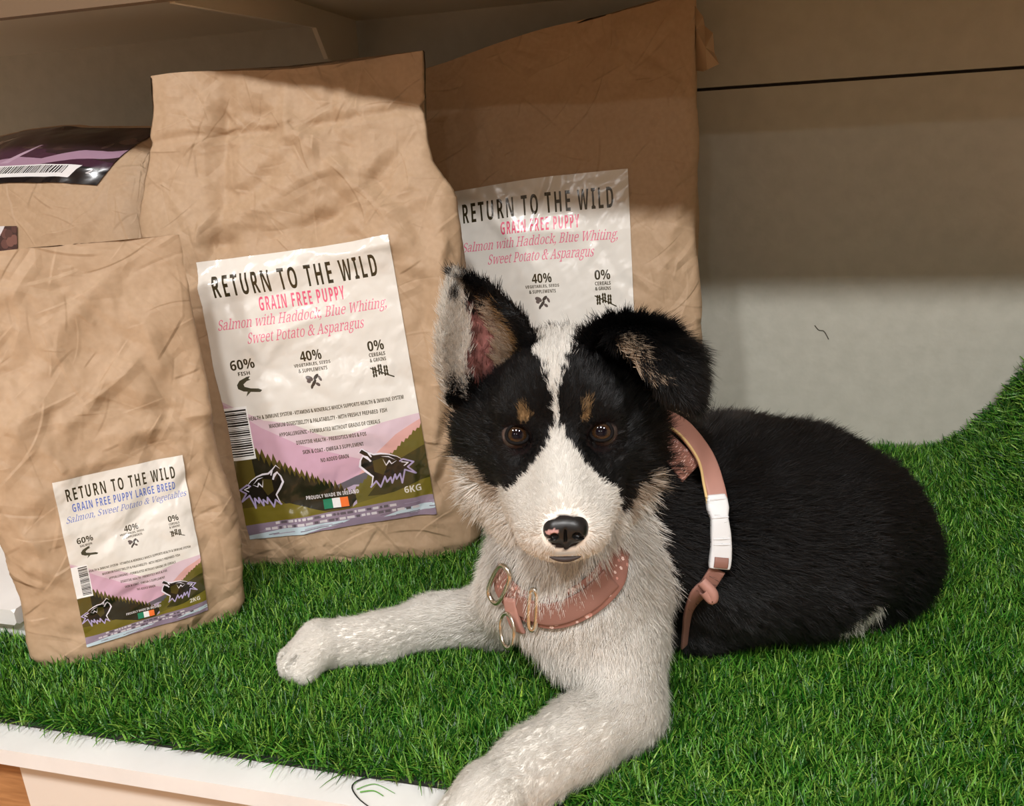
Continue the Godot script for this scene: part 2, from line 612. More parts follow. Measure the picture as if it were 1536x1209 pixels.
# the sharp small creases of handled paper, as a height map that covers 0.45 m and repeats
func crease_heights() -> ImageTexture:
	var n := 768
	var h := PackedFloat32Array()
	h.resize(n * n)
	var r := RandomNumberGenerator.new()
	r.seed = 71
	for i in 620:
		var c := Vector2(r.randf(), r.randf()) * n
		var a := r.randf() * PI
		var d := Vector2(cos(a), sin(a))
		var half := r.randf_range(10.0, 70.0)
		var w := r.randf_range(2.5, 16.0)
		var bend := r.randf_range(-0.004, 0.004)
		var amp := r.randf_range(0.05, 0.16) * w * (1.0 if r.randf() < 0.55 else -1.0) / 16.0
		var one := r.randf() < 0.5
		var m := int(half + w) + 1
		for y in range(int(c.y) - m, int(c.y) + m + 1):
			for x in range(int(c.x) - m, int(c.x) + m + 1):
				var q := Vector2(x, y) - c
				var al := q.dot(d)
				if absf(al) > half:
					continue
				var pe := q.x * d.y - q.y * d.x + bend * al * al
				if pe > w or pe < -w:
					continue
				var e := minf(1.0, (1.0 - absf(al) / half) * 2.5)
				var f := 1.0 - absf(pe) / w
				if one and pe < 0:
					f = maxf(0.0, 1.0 + pe / (w * 0.3))
				h[posmod(y, n) * n + posmod(x, n)] += amp * f * e
	var im := Image.create_from_data(n, n, false, Image.FORMAT_RF, h.to_byte_array())
	return ImageTexture.create_from_image(im)

func sack_paper(seed_: int) -> StandardMaterial3D:
	if crease_map == null:
		crease_map = crease_heights()
	var m := mat(Color.WHITE, 0.58)
	m.albedo_texture = noise_tex(512, 0.12, ramp(rgb8(173, 146, 117), rgb8(183, 156, 127)), seed_)
	m.uv1_scale = Vector3(1, 1, 1)
	m.uv1_offset = Vector3(0.37 * (seed_ - 60), 0.21 * (seed_ - 60), 0)
	m.heightmap_enabled = true
	m.heightmap_texture = crease_map
	m.heightmap_scale = 0.9
	m.metallic_specular = 0.4
	return m

func make_sack(called: String, label: String, p: Dictionary, frame: Transform3D, m: Material) -> Node3D:
	var r := RandomNumberGenerator.new()
	r.seed = p.seed
	var n1 := FastNoiseLite.new()
	n1.noise_type = FastNoiseLite.TYPE_SIMPLEX
	n1.seed = p.seed
	n1.frequency = 6.0
	n1.fractal_octaves = 2
	n1.domain_warp_enabled = true
	n1.domain_warp_amplitude = 0.04
	n1.domain_warp_frequency = 8.0
	var n2 := FastNoiseLite.new()
	n2.noise_type = FastNoiseLite.TYPE_CELLULAR
	n2.cellular_return_type = FastNoiseLite.RETURN_DISTANCE
	n2.seed = p.seed + 9
	n2.frequency = 13.0
	n2.domain_warp_enabled = true
	n2.domain_warp_amplitude = 0.03
	n2.domain_warp_frequency = 12.0
	n2.fractal_type = FastNoiseLite.FRACTAL_NONE
	p.n1 = n1
	p.n2 = n2
	var top: float = p.prof[-1][0]
	var cr := []
	for i in p.folds:
		var a := r.randf() * PI
		var x := r.randf_range(p.prof[0][1], p.prof[0][2])
		cr.append([x, r.randf_range(0.0, top), cos(a), sin(a), r.randf_range(0.02, 0.09), r.randf_range(0.008, 0.026), r.randf_range(-1.0, 1.0) * 0.0036])
	for i in p.folds:
		var a := r.randf() * PI
		var w := r.randf_range(0.003, 0.010)
		cr.append([r.randf_range(p.prof[0][1], p.prof[0][2]) * 1.1, r.randf_range(0.0, top), cos(a), sin(a), r.randf_range(0.012, 0.05), w, r.randf_range(0.08, 0.2) * w * (1 if r.randf() < 0.6 else -1)])
	cr.append_array(p.get("more", []))
	p.creases = cr
	var ring := []
	var nf: int = p.cols
	for i in nf + 1:
		var x := -0.985 + 1.97 * i / nf
		ring.append(Vector2(x, pow(1 - pow(absf(x), p.square), 1 / p.square)))
	for i in range(1, 14):
		var z := lerpf(0.56, -0.56, i / 14.0)
		ring.append(Vector2(pow(1 - pow(absf(z), p.square), 1 / p.square) - p.gusset * (1 - absf(z) / 0.56), z))
	for i in 41:
		var x := 0.985 - 1.97 * i / 40
		ring.append(Vector2(x, -pow(1 - pow(absf(x), p.square), 1 / p.square)))
	for i in range(1, 14):
		var z := lerpf(-0.56, 0.56, i / 14.0)
		ring.append(Vector2(-pow(1 - pow(absf(z), p.square), 1 / p.square) + p.gusset * (1 - absf(z) / 0.56), z))
	var rows: int = p.rows
	var pts := PackedVector3Array()
	var uv := PackedVector2Array()
	for k in rows + 1:
		var y := top * k / rows
		for q in ring:
			var g: Vector2 = q
			if absf(g.y) < 0.57:
				g.x = lerpf(signf(g.x), g.x, clampf(y / top * 1.6, 0.1, 1.0))
			pts.append(sack_point(p, g.x, g.y, y))
			var at := pts[-1]
			uv.append(Vector2((at.x + at.z * (0.8 if g.y < 0.57 else 0.0)) / 0.45, y / 0.45))
	var arr := grid_arrays(rows + 1, ring.size(), pts, uv, true, false)
	# close the bottom and the sealed top
	var idx: PackedInt32Array = arr[Mesh.ARRAY_INDEX]
	var nrm: PackedVector3Array = arr[Mesh.ARRAY_NORMAL]
	for e in [0, rows]:
		var mid := Vector3.ZERO
		for c in ring.size():
			mid += pts[e * ring.size() + c]
		pts.append(mid / ring.size())
		nrm.append(Vector3.DOWN if e == 0 else Vector3.UP)
		uv.append(Vector2.ZERO)
		for c in ring.size():
			var a: int = e * ring.size() + c
			var b: int = e * ring.size() + (c + 1) % ring.size()
			idx.append_array([pts.size() - 1, a, b] if e == 0 else [pts.size() - 1, b, a])
	arr[Mesh.ARRAY_VERTEX] = pts
	arr[Mesh.ARRAY_INDEX] = idx
	arr[Mesh.ARRAY_NORMAL] = nrm
	arr[Mesh.ARRAY_TEX_UV] = uv
	var t := thing(called, label, "sack", frame, "brown paper food sacks")
	part("paper_sack", mesh_of(arr), m, t)
	return t

# a printed label that follows the paper; corners are (x, y) on the front of the sack: top left, top right, bottom left, bottom right
func make_label(t: Node3D, p: Dictionary, corners: Array, im: Image, cols: int, rows: int, called := "printed_label") -> void:
	var pts := PackedVector3Array()
	var uv := PackedVector2Array()
	var bubble := FastNoiseLite.new()
	bubble.seed = p.seed + 77
	bubble.frequency = 26.0
	for r in rows + 1:
		for c in cols + 1:
			var u := float(c) / cols
			var v := float(r) / rows
			var a: Vector2 = (corners[0] as Vector2).lerp(corners[1], u)
			var b: Vector2 = (corners[2] as Vector2).lerp(corners[3], u)
			var q := a.lerp(b, v)
			var f := sack_front(p, q.x, q.y)
			f.z += 0.0016 + absf(bubble.get_noise_2d(q.x, q.y)) * 0.0010
			pts.append(f)
			uv.append(Vector2(u, v))
	var m := mat(Color.WHITE, 0.2)
	m.albedo_texture = ImageTexture.create_from_image(im)
	m.texture_repeat = false
	m.metallic_specular = 0.6
	part(called, mesh_of(grid_arrays(rows + 1, cols + 1, pts, uv, false, true)), m, t)

# ------------------------------------------------------------------ drawing on label prints (twice the final size, then made smaller)
func fill(im: Image, pts: PackedVector2Array, col: Color) -> void:
	var lo := 1e9
	var hi := -1e9
	for q in pts:
		lo = minf(lo, q.y)
		hi = maxf(hi, q.y)
	var y0 := maxi(0, int(ceil(lo - 0.5)))
	var y1 := mini(im.get_height() - 1, int(floor(hi - 0.5)))
	var n := pts.size()
	for y in range(y0, y1 + 1):
		var yc := y + 0.5
		var xs := []
		for i in n:
			var a := pts[i]
			var b := pts[(i + 1) % n]
			if (a.y <= yc) != (b.y <= yc):
				xs.append(a.x + (yc - a.y) / (b.y - a.y) * (b.x - a.x))
		xs.sort()
		for k in range(0, xs.size() - 1, 2):
			var x0 := int(round(xs[k]))
			var x1 := int(round(xs[k + 1]))
			if x1 > x0:
				im.fill_rect(Rect2i(x0, y, x1 - x0, 1), col)

func area(im: Image, pts: Array, col: Color, box := Rect2(0, 0, 1, 1)) -> void:   # points as shares of the box, which is a share of the picture
	var q := PackedVector2Array()
	var s := Vector2(im.get_size())
	for p in pts:
		q.append((box.position + Vector2(p[0], p[1]) * box.size) * s)
	fill(im, q, col)

func stroke(im: Image, pts: Array, wid: float, col: Color, box := Rect2(0, 0, 1, 1), taper := false) -> void:
	var s := Vector2(im.get_size())
	var n := pts.size()
	for i in n - 1:
		var a: Vector2 = (box.position + Vector2(pts[i][0], pts[i][1]) * box.size) * s
		var b: Vector2 = (box.position + Vector2(pts[i + 1][0], pts[i + 1][1]) * box.size) * s
		var w0 := wid * s.x * 0.5
		var w1 := w0
		if taper:
			w0 *= 1.0 - 0.85 * absf(2.0 * i / (n - 1) - 1.0)
			w1 *= 1.0 - 0.85 * absf(2.0 * (i + 1) / (n - 1) - 1.0)
		var d := (b - a).normalized()
		var t := Vector2(-d.y, d.x)
		fill(im, PackedVector2Array([a + t * w0, b + t * w1, b - t * w1, a - t * w0]), col)
		var cap := PackedVector2Array()
		for k in 10:
			cap.append(b + Vector2(cos(TAU * k / 10), sin(TAU * k / 10)) * w1)
		fill(im, cap, col)

func words(im: Image, text: String, x0: float, x1: float, y0: float, y1: float, col: Color, names := ["Droid Sans"], weight := 700, shear := 0.0, spacing := 0) -> void:
	var f := SystemFont.new()
	f.font_names = PackedStringArray(names)
	f.font_weight = weight
	var m := TextMesh.new()
	m.text = text
	var fv := FontVariation.new()
	fv.base_font = f
	fv.spacing_glyph = spacing
	m.font = fv
	m.font_size = 48
	m.pixel_size = 1.0
	m.depth = 0.0
	m.curve_step = 1.0
	var arr := m.get_mesh_arrays()
	var v: PackedVector3Array = arr[Mesh.ARRAY_VERTEX]
	var idx = arr[Mesh.ARRAY_INDEX]
	if v.is_empty():
		return
	var lo := Vector2(1e9, 1e9)
	var hi := -lo
	for q in v:
		var w := Vector2(q.x + q.y * shear, q.y)
		lo = lo.min(w)
		hi = hi.max(w)
	var s := Vector2(im.get_size())
	var count: int = idx.size() if idx != null and idx.size() else v.size()
	for t in range(0, count, 3):
		var tri := PackedVector2Array()
		for k in 3:
			var q: Vector3 = v[idx[t + k]] if idx != null and idx.size() else v[t + k]
			var w := (Vector2(q.x + q.y * shear, q.y) - lo) / (hi - lo)
			tri.append(Vector2(lerpf(x0, x1, w.x), lerpf(y1, y0, w.y)) * s)
		fill(im, tri, col)

func howling_head(im: Image, box: Rect2, face_left: bool) -> void:
	var flip := func(a: Array) -> Array:
		return a if face_left else a.map(func(q): return [1.0 - q[0], q[1]])
	var white := rgb8(232, 228, 238)
	var lilac := rgb8(176, 164, 204)
	var dark := rgb8(24, 22, 18)
	area(im, flip.call([[0.10, 0.02], [0.29, 0.18], [0.56, 0.22], [0.78, 0.38], [0.98, 0.50], [0.86, 0.62], [1.0, 0.78], [0.80, 0.68], [0.72, 0.96], [0.60, 0.80], [0.52, 0.94], [0.44, 0.78], [0.32, 1.0], [0.25, 0.84], [0.14, 0.96], [0.20, 0.72], [0.01, 0.44], [0.03, 0.30], [0.10, 0.20], [0.22, 0.34], [0.12, 0.18], [0.04, 0.1]]), dark, box)
	area(im, flip.call([[0.25, 0.35], [0.45, 0.3], [0.5, 0.5], [0.4, 0.72], [0.25, 0.62]]), rgb8(70, 62, 26), box)
	stroke(im, flip.call([[0.03, 0.12], [0.10, 0.03], [0.19, 0.12], [0.29, 0.20], [0.42, 0.20], [0.56, 0.24], [0.70, 0.32], [0.80, 0.42]]), 0.011, white, box, true)
	stroke(im, flip.call([[0.20, 0.14], [0.24, 0.24], [0.22, 0.17]]), 0.008, white, box)
	stroke(im, flip.call([[0.22, 0.36], [0.10, 0.20], [0.04, 0.30], [0.01, 0.44], [0.10, 0.58], [0.21, 0.72], [0.17, 0.88], [0.13, 0.97]]), 0.013, white, box, true)
	stroke(im, flip.call([[0.22, 0.36], [0.17, 0.24], [0.10, 0.20]]), 0.010, white, box)
	stroke(im, flip.call([[0.13, 0.97], [0.25, 0.84], [0.31, 1.0], [0.42, 0.76], [0.44, 0.90], [0.52, 0.80], [0.53, 0.94], [0.61, 0.74], [0.62, 0.86], [0.70, 0.74], [0.71, 0.97], [0.80, 0.66]]), 0.009, lilac, box)
	stroke(im, flip.call([[0.80, 0.66], [0.99, 0.78], [0.86, 0.60], [0.98, 0.50], [0.80, 0.40], [0.74, 0.44]]), 0.009, lilac, box)
	stroke(im, flip.call([[0.76, 0.46], [0.88, 0.50], [0.80, 0.56]]), 0.006, white, box)
	stroke(im, flip.call([[0.44, 0.34], [0.48, 0.50], [0.55, 0.40], [0.58, 0.48], [0.68, 0.42]]), 0.008, white, box, true)
	stroke(im, flip.call([[0.42, 0.27], [0.55, 0.30], [0.66, 0.40]]), 0.006, white, box, true)

func leaf_blob(im: Image, cx: float, cy: float, rx: float, ry: float, turn: float, col: Color) -> void:
	var q := []
	for k in 14:
		var a := TAU * k / 14
		var v := Vector2(cos(a) * rx, sin(a) * ry).rotated(turn)
		q.append([cx + v.x, cy + v.y])
	area(im, q, col)

func food_label(kind: String) -> Image:
	var big := Image.create(2048, 2980, false, Image.FORMAT_RGB8)
	var small := kind == "small"
	big.fill(rgb8(226, 223, 216))
	var r := RandomNumberGenerator.new()
	r.seed = 12
	# the printed landscape
	area(big, [[0, 0.49], [0.07, 0.52], [0.20, 0.575], [0.34, 0.60], [0.5, 0.66], [0.62, 0.665], [0.8, 0.64], [1, 0.625], [1, 1], [0, 1]], rgb8(213, 190, 201))
	area(big, [[0, 0.50], [0.06, 0.53], [0.18, 0.60], [0.36, 0.68], [0.52, 0.72], [0.66, 0.76], [0.66, 0.9], [0, 0.9]], rgb8(203, 164, 184))
	area(big, [[1, 0.645], [0.86, 0.69], [0.72, 0.76], [0.6, 0.84], [1, 0.84]], rgb8(214, 165, 160))
	area(big, [[0.35, 0.86], [0.5, 0.845], [0.62, 0.82], [0.74, 0.80], [0.74, 0.93], [0.35, 0.93]], rgb8(92, 90, 100))
	area(big, [[0.5, 0.87], [0.6, 0.85], [0.72, 0.86], [0.66, 0.95], [0.55, 0.96]], rgb8(176, 160, 184))
	# wooded slopes with ragged tops
	var left := []
	for i in 46:
		var u := i / 45.0
		var x := lerpf(0.0, 0.60, u)
		var y := 0.585 + 0.30 * pow(u, 0.75)
		left.append([x, y + (-0.022 if i % 2 == 0 else 0.006) * r.randf_range(0.5, 1.3)])
	left.append_array([[0.56, 0.95], [0, 0.95]])
	area(big, left, rgb8(84, 74, 30))
	var shade := []
	for i in 44:
		var u := i / 43.0
		shade.append([lerpf(0.10, 0.62, u), 0.69 + 0.20 * pow(u, 0.8) + (-0.022 if i % 2 == 0 else 0.006) * r.randf_range(0.4, 1.4)])
	shade.append_array([[0.56, 0.93], [0.3, 0.93], [0.1, 0.80]])
	area(big, shade, rgb8(34, 34, 22))
	var right := []
	for i in 36:
		var u := i / 35.0
		right.append([lerpf(1.0, 0.60, u), 0.668 + 0.20 * u + (-0.006 if i % 2 == 0 else 0.004) * r.randf_range(0.4, 1.4)])
	right.append_array([[0.60, 0.93], [1, 0.95]])
	area(big, right, rgb8(98, 92, 38))
	area(big, [[1, 0.74], [0.86, 0.78], [0.72, 0.86], [0.66, 0.9], [1, 0.92]], rgb8(58, 56, 26))
	area(big, [[0, 0.88], [0.25, 0.885], [0.42, 0.93], [0.5, 0.955], [0, 0.96]], rgb8(110, 100, 34))
	area(big, [[1, 0.86], [0.8, 0.90], [0.6, 0.92], [0.52, 0.95], [1, 0.96]], rgb8(118, 108, 40))
	area(big, [[0, 0.945], [0.3, 0.94], [0.6, 0.935], [1, 0.93], [1, 1], [0, 1]], rgb8(140, 124, 142))
	area(big, [[0, 0.985], [0.2, 0.972], [0.55, 0.975], [0.5, 0.985], [0.3, 1], [0, 1]], rgb8(190, 208, 216))
	area(big, [[0.72, 0.985], [0.85, 0.965], [1, 0.955], [1, 0.975], [0.9, 0.985]], rgb8(190, 208, 216))
	for k in 26:
		var x := r.randf()
		var y := r.randf_range(0.945, 0.99)
		stroke(big, [[x, y], [x + r.randf_range(0.05, 0.15), y - 0.003]], 0.004, rgb8(158, 146, 166) if k % 2 else rgb8(112, 98, 114))
	# the words
	var ink := rgb8(52, 46, 28)
	var hue := rgb8(96, 118, 196) if small else rgb8(228, 96, 128)
	var soft := rgb8(112, 128, 196) if small else rgb8(226, 118, 146)
	words(big, "RETURN TO THE WILD", 0.075, 0.915, 0.056, 0.130, ink, ["Droid Sans"], 700, 0.0, 7)
	var serif := ["Droid Serif"]
	if small:
		words(big, "GRAIN FREE PUPPY LARGE BREED", 0.10, 0.90, 0.150, 0.198, hue, ["Droid Sans"], 700, 0.0, 5)
		words(big, "Salmon, Sweet Potato & Vegetables", 0.04, 0.985, 0.215, 0.265, soft, serif, 400, 0.42)
	else:
		words(big, "GRAIN FREE PUPPY", 0.29, 0.725, 0.144, 0.192, hue, ["Droid Sans"], 700, 0.0, 5)
		words(big, "Salmon with Haddock, Blue Whiting,", 0.06, 0.93, 0.205, 0.254, soft, serif, 400, 0.42)
		words(big, "Sweet Potato & Asparagus", 0.20, 0.80, 0.262, 0.312, soft, serif, 400, 0.42)
	words(big, "60%", 0.085, 0.205, 0.350, 0.386, ink)
	words(big, "SALMON" if small else "FISH", 0.115 if not small else 0.1, 0.175 if not small else 0.19, 0.394, 0.407, ink)
	words(big, "40%", 0.445, 0.555, 0.350, 0.386, ink)
	words(big, "VEGETABLES, SEEDS", 0.405, 0.595, 0.393, 0.406, ink)
	words(big, "& SUPPLEMENTS", 0.425, 0.575, 0.412, 0.425, ink)
	words(big, "0%", 0.795, 0.88, 0.350, 0.386, ink)
	words(big, "CEREALS", 0.795, 0.88, 0.393, 0.406, ink)
	words(big, "& GRAINS", 0.795, 0.88, 0.412, 0.425, ink)
	# fish, vegetables, crossed-out grain
	area(big, [[0.15, 0.415], [0.115, 0.424], [0.098, 0.438], [0.1, 0.452], [0.125, 0.463], [0.17, 0.468], [0.212, 0.472], [0.222, 0.466], [0.205, 0.459], [0.165, 0.455], [0.135, 0.447], [0.132, 0.438], [0.152, 0.428], [0.172, 0.425]], rgb8(66, 64, 48))
	area(big, [[0.15, 0.46], [0.135, 0.482], [0.165, 0.466]], rgb8(80, 78, 60))
	area(big, [[0.155, 0.428], [0.172, 0.412], [0.15, 0.414]], rgb8(60, 58, 44))
	for q in [[0.475, 0.448, 0.02, 0.009, 0.3], [0.51, 0.445, 0.016, 0.007, -0.5], [0.53, 0.452, 0.012, 0.006, 0.9], [0.495, 0.466, 0.018, 0.007, -0.7], [0.515, 0.472, 0.012, 0.006, 0.4], [0.482, 0.477, 0.01, 0.006, -0.9], [0.47, 0.458, 0.011, 0.006, 0.2]]:
		leaf_blob(big, q[0], q[1], q[2], q[3], q[4], rgb8(96, 86, 84) if q[4] > 0 else rgb8(66, 60, 56))
	for g in [0.81, 0.84, 0.87]:
		for k in 3:
			var gy := 0.448 + k * 0.012 - (0.006 if g == 0.84 else 0.0)
			leaf_blob(big, g - 0.006, gy, 0.005, 0.007, 0.3, ink)
			leaf_blob(big, g + 0.006, gy, 0.005, 0.007, -0.3, ink)
	stroke(big, [[0.79, 0.444], [0.905, 0.486]], 0.006, ink)
	var lines := ["HEALTH & IMMUNE SYSTEM - VITAMINS & MINERALS WHICH SUPPORTS HEALTH & IMMUNE SYSTEM", "MAXIMUM DIGESTIBILITY & PALATABILITY - WITH FRESHLY PREPARED  FISH", "HYPOALLERGENIC - FORMULATED WITHOUT GRAINS OR CEREALS", "DIGESTIVE HEALTH - PREBIOTICS MOS & FOS", "SKIN & COAT - OMEGA 3 SUPPLEMENT", "NO ADDED GRAIN"]
	var half := [0.405, 0.31, 0.265, 0.185, 0.16, 0.072]
	for k in 6:
		words(big, lines[k], 0.53 - half[k], 0.53 + half[k], 0.555 + k * 0.036, 0.569 + k * 0.036, ink)
	# bar code down the left edge
	var bx := 0.0 if not small else -0.005
	area(big, [[bx, 0.515], [0.125, 0.515], [0.125, 0.705], [bx, 0.705]], rgb8(236, 236, 234))
	var yb := 0.525
	while yb < 0.69:
		var th := r.randf_range(0.0018, 0.007)
		area(big, [[0.05 if small else 0.0, yb], [0.118, yb], [0.118, yb + th], [0.05 if small else 0.0, yb + th]], rgb8(28, 28, 28))
		yb += th + r.randf_range(0.002, 0.005)
	howling_head(big, Rect2(0.0, 0.735, 0.24, 0.155), false)
	howling_head(big, Rect2(0.645, 0.72, 0.29, 0.155), true)
	words(big, "PROUDLY MADE IN IRELAND", 0.34, 0.62, 0.868, 0.882, rgb8(226, 222, 226))
	area(big, [[0.425, 0.889], [0.472, 0.889], [0.472, 0.925], [0.425, 0.925]], rgb8(30, 124, 92))
	area(big, [[0.472, 0.889], [0.515, 0.889], [0.515, 0.925], [0.472, 0.925]], rgb8(236, 236, 236))
	area(big, [[0.515, 0.889], [0.558, 0.889], [0.558, 0.925], [0.515, 0.925]], rgb8(240, 118, 56))
	words(big, "2KG" if small else ("6KG" if kind == "middle" else "15KG"), 0.855, 0.945, 0.885, 0.910, rgb8(226, 222, 214))
	for k in 2:   # two lines of small print
		var y := 0.944 + k * 0.018
		var x := 0.16 - 0.06 * k
		while x < 0.80 + 0.1 * k:
			var w := r.randf_range(0.010, 0.04)
			area(big, [[x, y], [x + w, y], [x + w, y + 0.009], [x, y + 0.009]], rgb8(206, 200, 204) if int(x * 1000) % 3 else rgb8(92, 84, 92))
			x += w + 0.008
	big.resize(1024, 1490, Image.INTERPOLATE_LANCZOS)
	return big

func dark_label() -> Image:
	var im := Image.create(1024, 512, false, Image.FORMAT_RGB8)
	im.fill(rgb8(62, 34, 52))
	var r := RandomNumberGenerator.new()
	r.seed = 3
	area(im, [[0.45, 0], [1, 0], [1, 0.7], [0.6, 0.62], [0.5, 0.3]], rgb8(46, 30, 36))
	for k in 40:
		leaf_blob(im, r.randf_range(0.4, 1.0), r.randf_range(0.0, 0.55), r.randf_range(0.02, 0.08), r.randf_range(0.01, 0.05), r.randf() * 3.0, [rgb8(40, 26, 28), rgb8(62, 44, 44), rgb8(36, 22, 34), rgb8(80, 60, 58)][k % 4])
	area(im, [[0, 0.70], [0.2, 0.72], [0.45, 0.66], [0.6, 0.70], [0.8, 0.56], [1, 0.50], [1, 0.62], [0.8, 0.70], [0.6, 0.78], [0, 0.80]], rgb8(158, 128, 150))
	area(im, [[0.35, 0.74], [0.52, 0.50], [0.54, 0.50], [0.40, 0.74]], rgb8(176, 150, 170))
	words(im, "K", 0.06, 0.26, 0.24, 0.46, rgb8(206, 190, 186), ["Droid Sans"], 700, 0.5)
	stroke(im, [[0.0, 0.50], [0.27, 0.49]], 0.006, rgb8(190, 170, 176))
	area(im, [[0, 0.76], [0, 0.66], [0.06, 0.64], [0.12, 0.58], [0.16, 0.60], [0.12, 0.68], [0.1, 0.76]], rgb8(224, 216, 220))
	area(im, [[0, 0.79], [1, 0.79], [1, 1], [0, 1]], rgb8(16, 12, 16))
	area(im, [[0.14, 0.775], [0.86, 0.775], [0.82, 0.93], [0.08, 0.93]], rgb8(228, 228, 230))
	var x := 0.16
	while x < 0.78:
		var w := r.randf_range(0.003, 0.012)
		area(im, [[x + 0.015, 0.79], [x + w + 0.015, 0.79], [x + w, 0.88], [x, 0.88]], rgb8(24, 24, 26))
		x += w + r.randf_range(0.003, 0.008)
	words(im, "2", 0.90, 0.925, 0.81, 0.87, rgb8(200, 196, 198))
	return im

func kibble_label() -> Image:
	var im := Image.create(256, 256, false, Image.FORMAT_RGB8)
	im.fill(rgb8(58, 34, 34))
	var r := RandomNumberGenerator.new()
	r.seed = 8
	for k in 160:
		leaf_blob(im, r.randf(), r.randf(), 0.05, 0.045, r.randf() * 3.0, [rgb8(96, 62, 58), rgb8(78, 48, 46), rgb8(116, 78, 70)][k % 3])
	area(im, [[0, 0], [0.85, 0], [0.6, 0.4], [0, 0.5]], rgb8(214, 212, 216))
	words(im, "N", 0.4, 0.7, 0.02, 0.2, rgb8(40, 34, 40))
	return im

